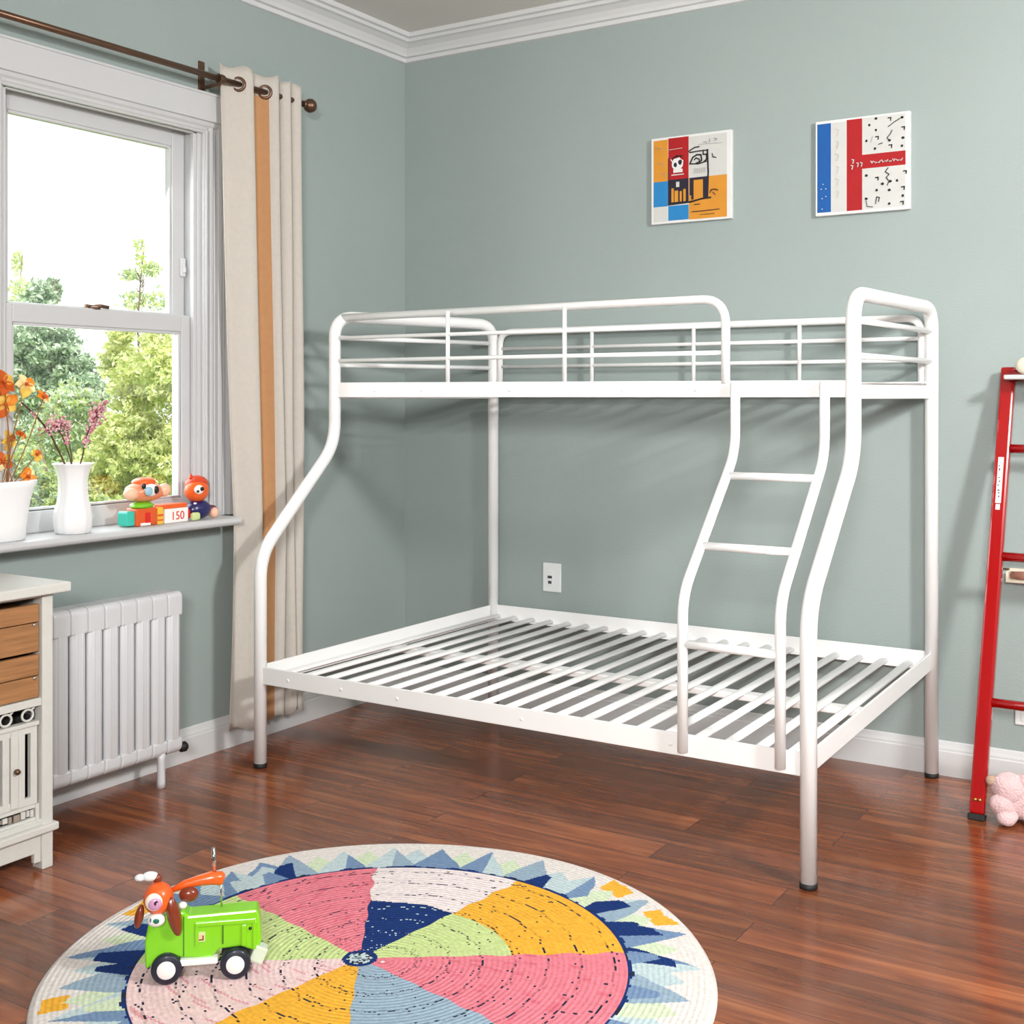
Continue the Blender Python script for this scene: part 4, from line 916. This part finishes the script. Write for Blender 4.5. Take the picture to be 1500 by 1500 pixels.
# flared pot with orange flowers
py_ = at(5, 786, x=0.075).y
pot = empty('flower_pot', (0.075, py_, ZS), label='white flared pot of orange flowers at the near end of the sill', cat='flower pot')
m = MB(); n = 40; prof = [(0, 0), (0.058, 0), (0.066, 0.004), (0.070, 0.05), (0.080, 0.12), (0.093, 0.165), (0.102, 0.186), (0.098, 0.188), (0.086, 0.16), (0.074, 0.12), (0, 0.13)]
vs = []
for r_, z_ in prof:
    for k in range(n):
        a = 2 * PI * k / n; q = r_ / (abs(math.cos(a)) ** 3 + abs(math.sin(a)) ** 3) ** (1 / 3) * 0.98
        vs.append((0.075 + q * math.cos(a) * 0.70, py_ + q * math.sin(a), ZS + z_))
m.add(vs, [(i * n + k, i * n + (k + 1) % n, (i + 1) * n + (k + 1) % n, (i + 1) * n + k) for i in range(len(prof) - 1) for k in range(n)])
m.build('pot_body', VW, pot)
PET = [mat('orange_petal', (236, 140, 40), 0.6, noise=0.2, nscale=60, trans=0.35), mat('yellow_petal', (246, 196, 90), 0.6, noise=0.2, nscale=60, trans=0.35), mat('deep_orange_petal', (214, 98, 30), 0.6, noise=0.2, nscale=60, trans=0.3), mat('pale_petal', (248, 226, 170), 0.6, noise=0.1, nscale=60, trans=0.4)]
GST = mat('flower_stem', (150, 104, 60), 0.7)
def petal_flower(c_, size, mi, seed, name='orange_flower', label=None, root=None):
    rn = random.Random(seed)
    r_ = empty(name, root, label=label, cat='flower', group='orange flowers in the flared pot')
    st_ = MB(); mid = root.lerp(c_, 0.55) + Vector((0, rn.uniform(-.015, .015), 0.01)); pts = fillet([root, mid, c_], 0.06, n=5)
    st_.tube(pts, 0.0018, n=6); st_.build('stem', GST, r_)
    n_ax = Vector((1, rn.uniform(-.8, .4), rn.uniform(-.2, .7))).normalized(); u = n_ax.cross(Vector((0, 0, 1))).normalized(); v_ = n_ax.cross(u)
    for k in range(5):
        a = 2 * PI * k / 5 + rn.uniform(-.25, .25); d_ = u * math.cos(a) + v_ * math.sin(a); sd2 = n_ax.cross(d_); L_ = size * rn.uniform(.8, 1.15); pm = MB(); vs = []; NU, NV = 6, 4
        for i in range(NU + 1):
            t = i / NU; w_ = L_ * 0.42 * math.sin(PI * min(1, t * .88 + .08)) ** .8
            for j in range(NV + 1):
                s_ = j / NV * 2 - 1; vs.append(c_ + d_ * L_ * t + sd2 * w_ * s_ + n_ax * (L_ * (0.42 * t - 0.5 * t * t * rn.uniform(.8, 1.1)) - 0.12 * L_ * (1 - s_ * s_) + 0.04 * L_ * math.sin(s_ * 6 + k)))
        pm.add(vs, [(i * (NV + 1) + j, i * (NV + 1) + j + 1, (i + 1) * (NV + 1) + j + 1, (i + 1) * (NV + 1) + j) for i in range(NU) for j in range(NV)])
        o = pm.build('petal', PET[(mi + (k % 2) * rn.randrange(4)) % 4], r_)
    MB().ball(c_ + n_ax * 0.004, 0.006, n=10, q=6).build('flower_centre', PET[2], r_)
rt_ = Vector((0.075, py_, ZS + 0.125))
fl = [((6, 560), .036, 2, 'deep orange flower at the top of the pot bouquet beside the window stile'), ((38, 563), .034, 3, 'large pale yellow-orange flower highest in the bouquet, nearest the glass'), ((8, 592), .034, 1, 'yellow-orange flower just below the deep orange one in the flared pot'), ((64, 582), .022, 0, 'small orange flower reaching out over the vase side of the pot'),
      ((14, 644), .028, 1, 'golden yellow flower half way down the bouquet in the flared pot'), ((31, 636), .016, 2, 'tiny red-orange bud beside the golden yellow flower'), ((5, 676), .026, 2, 'deep orange drooping flower just above the pot rim'), ((54, 666), .020, 1, 'small yellow flower low on the vase side of the flared pot'), ((42, 698), .024, 0, 'orange flower with pale petals at the pot rim corner')]
for i, ((a, b2), s_, mi, lb_) in enumerate(fl):
    xx = 0.075 + (0.03 if i % 2 else -0.005); petal_flower(at(a, b2, x=xx), s_ * 1.25, mi, 20 + i, label=lb_, root=rt_ + Vector((random.Random(i).uniform(-.02, .02), random.Random(i + 9).uniform(-.03, .04), 0)))

# toys on the sill
def plastic(name, rgb, r=0.3): return mat('plastic_' + name, rgb, r, noise=0.03, coat=0.3)
ORP = plastic('orange', (232, 96, 30)); RDP = plastic('red', (214, 36, 30)); GNP = plastic('lime', (120, 200, 40)); TEP = plastic('teal', (60, 190, 170)); NVP = plastic('navy', (26, 24, 88)); WHT = plastic('white', (242, 240, 236)); YLP = plastic('yellow', (238, 190, 60)); BKP = plastic('black', (24, 22, 24)); PCH = plastic('peach', (246, 190, 160)); BRP = plastic('chestnut', (126, 50, 26)); SKB = plastic('pale_blue', (160, 200, 220)); MINT = plastic('mint', (200, 216, 150)); PKP = plastic('magenta', (214, 50, 110))
TS = 1.35 * 0 + (CX and 4.62 / F)   # metres per pixel at the sill
yax = Vector((0, 1, 0))
def toyp(px, py, x): return at(px, py, x=x)
tp = toyp(213, 768, 0.07)
t1 = empty('toy_figure', (0.07, tp.y, ZS), label='toy figure with wide orange and white head and green scarf on the sill', cat='toy')
def zz(py): return ZS + (768 - py) * TS
def yy_(px): return at(px, 768, x=0.07).y
m = MB().ball((0.07, yy_(211), zz(723)), (0.045, 0.080, 0.036), wob=0.05, seed=3, n=28, q=18); m.build('head', [plastic('salmon', (238, 142, 104))], t1)
MB().ball((0.085, yy_(188), zz(724)), (0.022, 0.030, 0.022)).ball((0.085, yy_(236), zz(722)), (0.022, 0.026, 0.024)).build('cheeks', PCH, t1)
MB().ball((0.065, yy_(212), zz(710)), (0.038, 0.045, 0.018)).build('hair', ORP, t1)
dirc = Vector((0.93, -0.36, 0))
MB().ball((0.107, yy_(213) - 0.008, zz(720)), (0.012, 0.033, 0.022)).build('eye_surround', WHT, t1)
MB().ball((0.116, yy_(208) - 0.010, zz(721)), (0.007, 0.017, 0.016)).build('eye', SKB, t1)
MB().ball((0.115, yy_(219) - 0.010, zz(720)), (0.007, 0.013, 0.014)).ball((0.112, yy_(202) - 0.010, zz(714)), (0.006, 0.009, 0.010)).build('pupil', BKP, t1)
MB().ball((0.075, yy_(206), zz(741)), (0.036, 0.045, 0.014), wob=0.08, seed=5).build('scarf', GNP, t1)
MB().box((0.045, yy_(190) + 0.0, ZS + 0.001), (0.105, yy_(221), zz(744))).build('body', plastic('brick_orange', (220, 88, 34)), t1, bevel=0.006)
MB().box((0.045, yy_(178), ZS + 0.003), (0.095, yy_(200), zz(747))).build('leg_block', TEP, t1, bevel=0.007)
MB().box((0.103, yy_(204) - .004, ZS + 0.010), (0.108, yy_(210), zz(750))).build('panel', RDP, t1, bevel=0.001)
MB().box((0.103, yy_(199) - .01, ZS + 0.002), (0.108, yy_(210), ZS + 0.012)).build('panel', WHT, t1, bevel=0.001)
# lettered blocks
bk = empty('toy_block', (0.075, yy_(250), ZS), label='white toy block with the red digits 150 between the two toy figures', cat='toy block')
MB().box((0.05, yy_(232), ZS + 0.0005), (0.105, yy_(266), zz(748))).build('block_body', WHT, bk, bevel=0.003)
MB().box((0.052, yy_(231), zz(748)), (0.10, yy_(266), zz(742))).build('lid', ORP, bk, bevel=0.003)
M_ = Matrix.Translation(Vector((0.1055, (yy_(236) + yy_(262)) / 2 + .004, ZS + 0.024)) - bk.location) @ Matrix(((0, 0, 1, 0), (1, 0, 0, 0), (0, 1, 0, 0), (0, 0, 0, 1)))
text('digits', '150', 0.042, M_, RDP, bk)
b2 = empty('toy_block', (0.075, yy_(227), ZS), label='small yellow striped toy block next to the wide-headed figure', cat='toy block')
MB().box((0.055, yy_(222) + 0.001, ZS + 0.0005), (0.10, yy_(231) - 0.001, zz(745))).build('block_body', YLP, b2, bevel=0.002)
MB().box((0.0995, yy_(222) + 0.002, ZS + 0.012), (0.1015, yy_(231) - 0.002, ZS + 0.018)).box((0.0995, yy_(222) + 0.002, ZS + 0.028), (0.1015, yy_(231) - 0.002, ZS + 0.036)).build('stripe', ORP, b2)
# navy figure
t2 = empty('toy_figure', (0.07, yy_(288), ZS), label='toy figure with round orange head and navy body at the curtain end of the sill', cat='toy')
MB().ball((0.07, yy_(290), ZS + 0.036), (0.038, 0.054, 0.0360), wob=0.02, n=26, q=16).build('body', NVP, t2)
MB().ball((0.07, yy_(288), zz(727)), (0.042, 0.046, 0.044), n=28, q=18).build('head', ORP, t2)
MB().ball((0.062, yy_(290), zz(718)), (0.041, 0.045, 0.032)).lathe([(0.008, 0), (0.004, 0.012), (0, 0.018)], (0.065, yy_(281), zz(709)), n=12).build('hair', plastic('dark_orange', (206, 64, 24)), t2)
MB().ball((0.106, yy_(284) - 0.008, zz(725)), (0.009, 0.022, 0.017)).build('eye_surround', WHT, t2)
MB().ball((0.114, yy_(286) - 0.008, zz(724)), (0.004, 0.010, 0.008)).ball((0.114, yy_(280) - 0.008, zz(727)), (0.003, 0.006, 0.005)).build('pupil', BKP, t2)
MB().ball((0.085, yy_(267), ZS + 0.026), (0.018, 0.020, 0.025)).build('arm', RDP, t2)
MB().ball((0.085, yy_(309), ZS + 0.020), (0.018, 0.018, 0.0195)).build('arm', PCH, t2)
MB().ball((0.075, yy_(309), ZS + 0.034), (0.016, 0.018, 0.014)).build('cuff', plastic('plum', (110, 50, 70)), t2)
MB().box((0.10, yy_(269), ZS + 0.001), (0.118, yy_(281), ZS + 0.030)).build('foot', MINT, t2, bevel=0.008)
MB().ball((0.105, yy_(276), zz(744)), (0.003, 0.008, 0.004)).build('badge', WHT, t2)

# ------------------------------------------------------------------ green wheeled toy on the rug
wA, wB = at(244, 1441, z=0.014), at(341, 1433, z=0.014)
dirv = (wB - wA); dirv.z = 0; LEN = dirv.length; ang = math.atan2(dirv.y, dirv.x)
toy = empty('ride_toy', (wA.x, wA.y, 0.0135), rz=ang, label='green toy truck with brown-eared orange head and dark wheels on the rug', cat='toy')
U = CH / (1437 - HZ)   # metres per pixel here
GRN = plastic('truck_green', (128, 206, 30), 0.3); 
def bx(name, lo, hi, m, parent=toy, bevel=0.004): return MB().box(lo, hi).build(name, m, parent, bevel=bevel, local=True)
u = U; wd = 0.062
W2 = 97 * u
body = MB()
# cab: tapering nose, then long bonnet
def prism(pts, y0, y1, m=0):   # side outline (x, z)
    n = len(pts); vs = [(x, y0, z) for x, z in pts] + [(x, y1, z) for x, z in pts]
    body.add(vs, [tuple(range(n)), tuple(range(n, 2 * n))[::-1]] + [(k, (k + 1) % n, n + (k + 1) % n, n + k) for k in range(n)], m, False)
prism([(-30 * u, 20 * u), (-31 * u, 60 * u), (-26 * u, 86 * u), (10 * u, 102 * u), (24 * u, 100 * u), (30 * u, 94 * u), (128 * u, 96 * u), (132 * u, 84 * u), (134 * u, 50 * u), (128 * u, 34 * u), (104 * u, 44 * u), (74 * u, 42 * u), (62 * u, 30 * u), (22 * u, 34 * u), (-4 * u, 40 * u), (-14 * u, 30 * u)], 0.006, wd)
body.build('body', GRN, toy, bevel=0.005, local=True)
# raised side panel, handle bar, door line
pn = MB().box((40 * u, 0.002, 78 * u), (126 * u, 0.007, 84 * u)).box((40 * u, 0.002, 50 * u), (45 * u, 0.007, 80 * u)).box((78 * u, 0.003, 50 * u), (80 * u, 0.0065, 80 * u), m=1).box((106 * u, 0.001, 46 * u), (113 * u, 0.007, 76 * u)).box((122 * u, 0.002, 40 * u), (127 * u, 0.007, 80 * u)).box((23 * u, 0.004, 36 * u), (24.4 * u, 0.0065, 94 * u), m=1)
pn.build('side_panel', [GRN, plastic('dark_green', (50, 110, 20))], toy, bevel=0.0012, local=True)
MB().box((41 * u, 0.0035, 56 * u), (54 * u, 0.0055, 70 * u)).box((43 * u, 0.003, 58 * u), (52 * u, 0.0052, 65 * u), m=1).box((45 * u, 0.0025, 60 * u), (50 * u, 0.005, 67 * u), m=2).build('decal', [MINT, BRP, PCH], toy, local=True)
MB().lathe([(0.0, 0), (0.004, 0), (0.003, 0.002), (0, 0.003)], (118 * u, 0.004, 70 * u), n=10, axis=(0, -1, 0)).build('headlight', BKP, toy, local=True)
bx('running_board', (18 * u, -0.004, 24 * u), (72 * u, 0.02, 33 * u), WHT, bevel=0.003)
MB().box((120 * u, 0.002, 18 * u), (140 * u, 0.035, 42 * u), rot=Matrix.Rotation(R(25), 3, 'Y')).build('bumper', plastic('pale_green_grey', (206, 220, 200)), toy, bevel=0.004, local=True)
for (xc, y0, y1, rr_) in ((0, -0.010, 0.014, 22 * u), (W2, -0.010, 0.014, 22 * u), (0, 0.052, 0.074, 22 * u), (W2, 0.052, 0.074, 22 * u)):
    wh = MB().lathe([(0, 0), (rr_ * 0.85, 0), (rr_ * 0.97, 0.003), (rr_, 0.007), (rr_, (y1 - y0) - 0.007), (rr_ * 0.97, (y1 - y0) - 0.003), (rr_ * 0.85, y1 - y0), (0, y1 - y0)], (xc, y0, rr_), n=32, axis=(0, 1, 0))
    o = wh.build('wheel', plastic('tyre', (16, 22, 42), 0.5), toy, local=True)
    hy = y0 - 0.0015 if y0 < 0.02 else y1 - 0.001
    hb = MB().lathe([(0, 0), (rr_ * 0.56, 0), (rr_ * 0.6, 0.0012), (rr_ * 0.6, 0.0026), (0, 0.0028)], (xc, hy, rr_), n=24, axis=(0, 1, 0)).build('hub', WHT, o, local=True)
for xc in (0, W2): MB().tube([(xc, 0.010, 22 * u), (xc, 0.058, 22 * u)], 0.004, n=10).build('axle', CHROME, toy, local=True)
# head
MB().ball((-12 * u, 0.012, 122 * u), (0.034, 0.034, 0.036), n=28, q=18).build('head', ORP, toy, local=True)
MB().ball((-16 * u, -0.014, 123 * u), (0.021, 0.012, 0.020), n=20).build('face_patch', plastic('cream', (250, 232, 214)), toy, local=True)
MB().ball((-15 * u, -0.020, 122 * u), (0.016, 0.008, 0.015), n=20).build('cheek', plastic('lilac', (206, 150, 190)), toy, local=True)
MB().ball((-14 * u, -0.0275, 124 * u), (0.0025, 0.002, 0.005), n=10).ball((-12.5 * u, -0.027, 126 * u), (0.004, 0.002, 0.002), n=10).build('eye', BKP, toy, local=True)
MB().ball((-14 * u, -0.006, 95 * u), (0.020, 0.016, 0.015), n=20).build('muzzle', WHT, toy, local=True)
MB().ball((-13 * u, -0.0215, 97 * u), (0.007, 0.002, 0.006), n=12).ball((-21 * u, -0.018, 98 * u), (0.002, 0.003, 0.005), n=8).build('nose', plastic('deep_teal', (20, 110, 90)), toy, local=True)
MB().ball((11 * u, -0.006, 98 * u), (0.015, 0.012, 0.046), n=20, rot=Matrix.Rotation(R(-12), 3, 'Y'), wob=0.06, seed=2).build('ear', BRP, toy, local=True)
MB().ball((-38 * u, 0.0, 100 * u), (0.010, 0.012, 0.028), n=20, rot=Matrix.Rotation(R(12), 3, 'Y')).build('ear', BRP, toy, local=True)
MB().ball((30 * u, 0.02, 122 * u), (0.022, 0.014, 0.017), n=18).build('hair_tuft', BRP, toy, local=True)
MB().ball((22 * u, 0.012, 109 * u), (0.010, 0.010, 0.008), n=14).build('collar', WHT, toy, local=True)
MB().ball((-24 * u, 0.02, 152 * u), (0.019, 0.012, 0.011), n=18).ball((-38 * u, 0.02, 151 * u), (0.013, 0.010, 0.008), n=16).build('bow', plastic('bow_white', (232, 236, 240)), toy, local=True)
MB().ball((-14 * u, 0.02, 148 * u), (0.010, 0.010, 0.012), n=16).build('bow_knot', BRP, toy, local=True)
MB().tube([(6 * u, 0.028, 128 * u), (24 * u, 0.032, 134 * u), (44 * u, 0.034, 138 * u), (62 * u, 0.036, 140 * u), (76 * u, 0.037, 138 * u), (80 * u, 0.037, 137 * u)], [0.006, 0.010, 0.012, 0.0155, 0.0155, 0.009], n=18).build('handle', ORP, toy, local=True)
MB().tube([(66 * u, 0.037, 146 * u), (64 * u, 0.037, 184 * u)], 0.0045, n=14).build('chrome_rod', CHROME, toy, local=True)
MB().tube([(76 * u, 0.037, 96 * u), (75 * u, 0.037, 134 * u)], 0.002, n=8).build('handle_post', CHROME, toy, local=True)
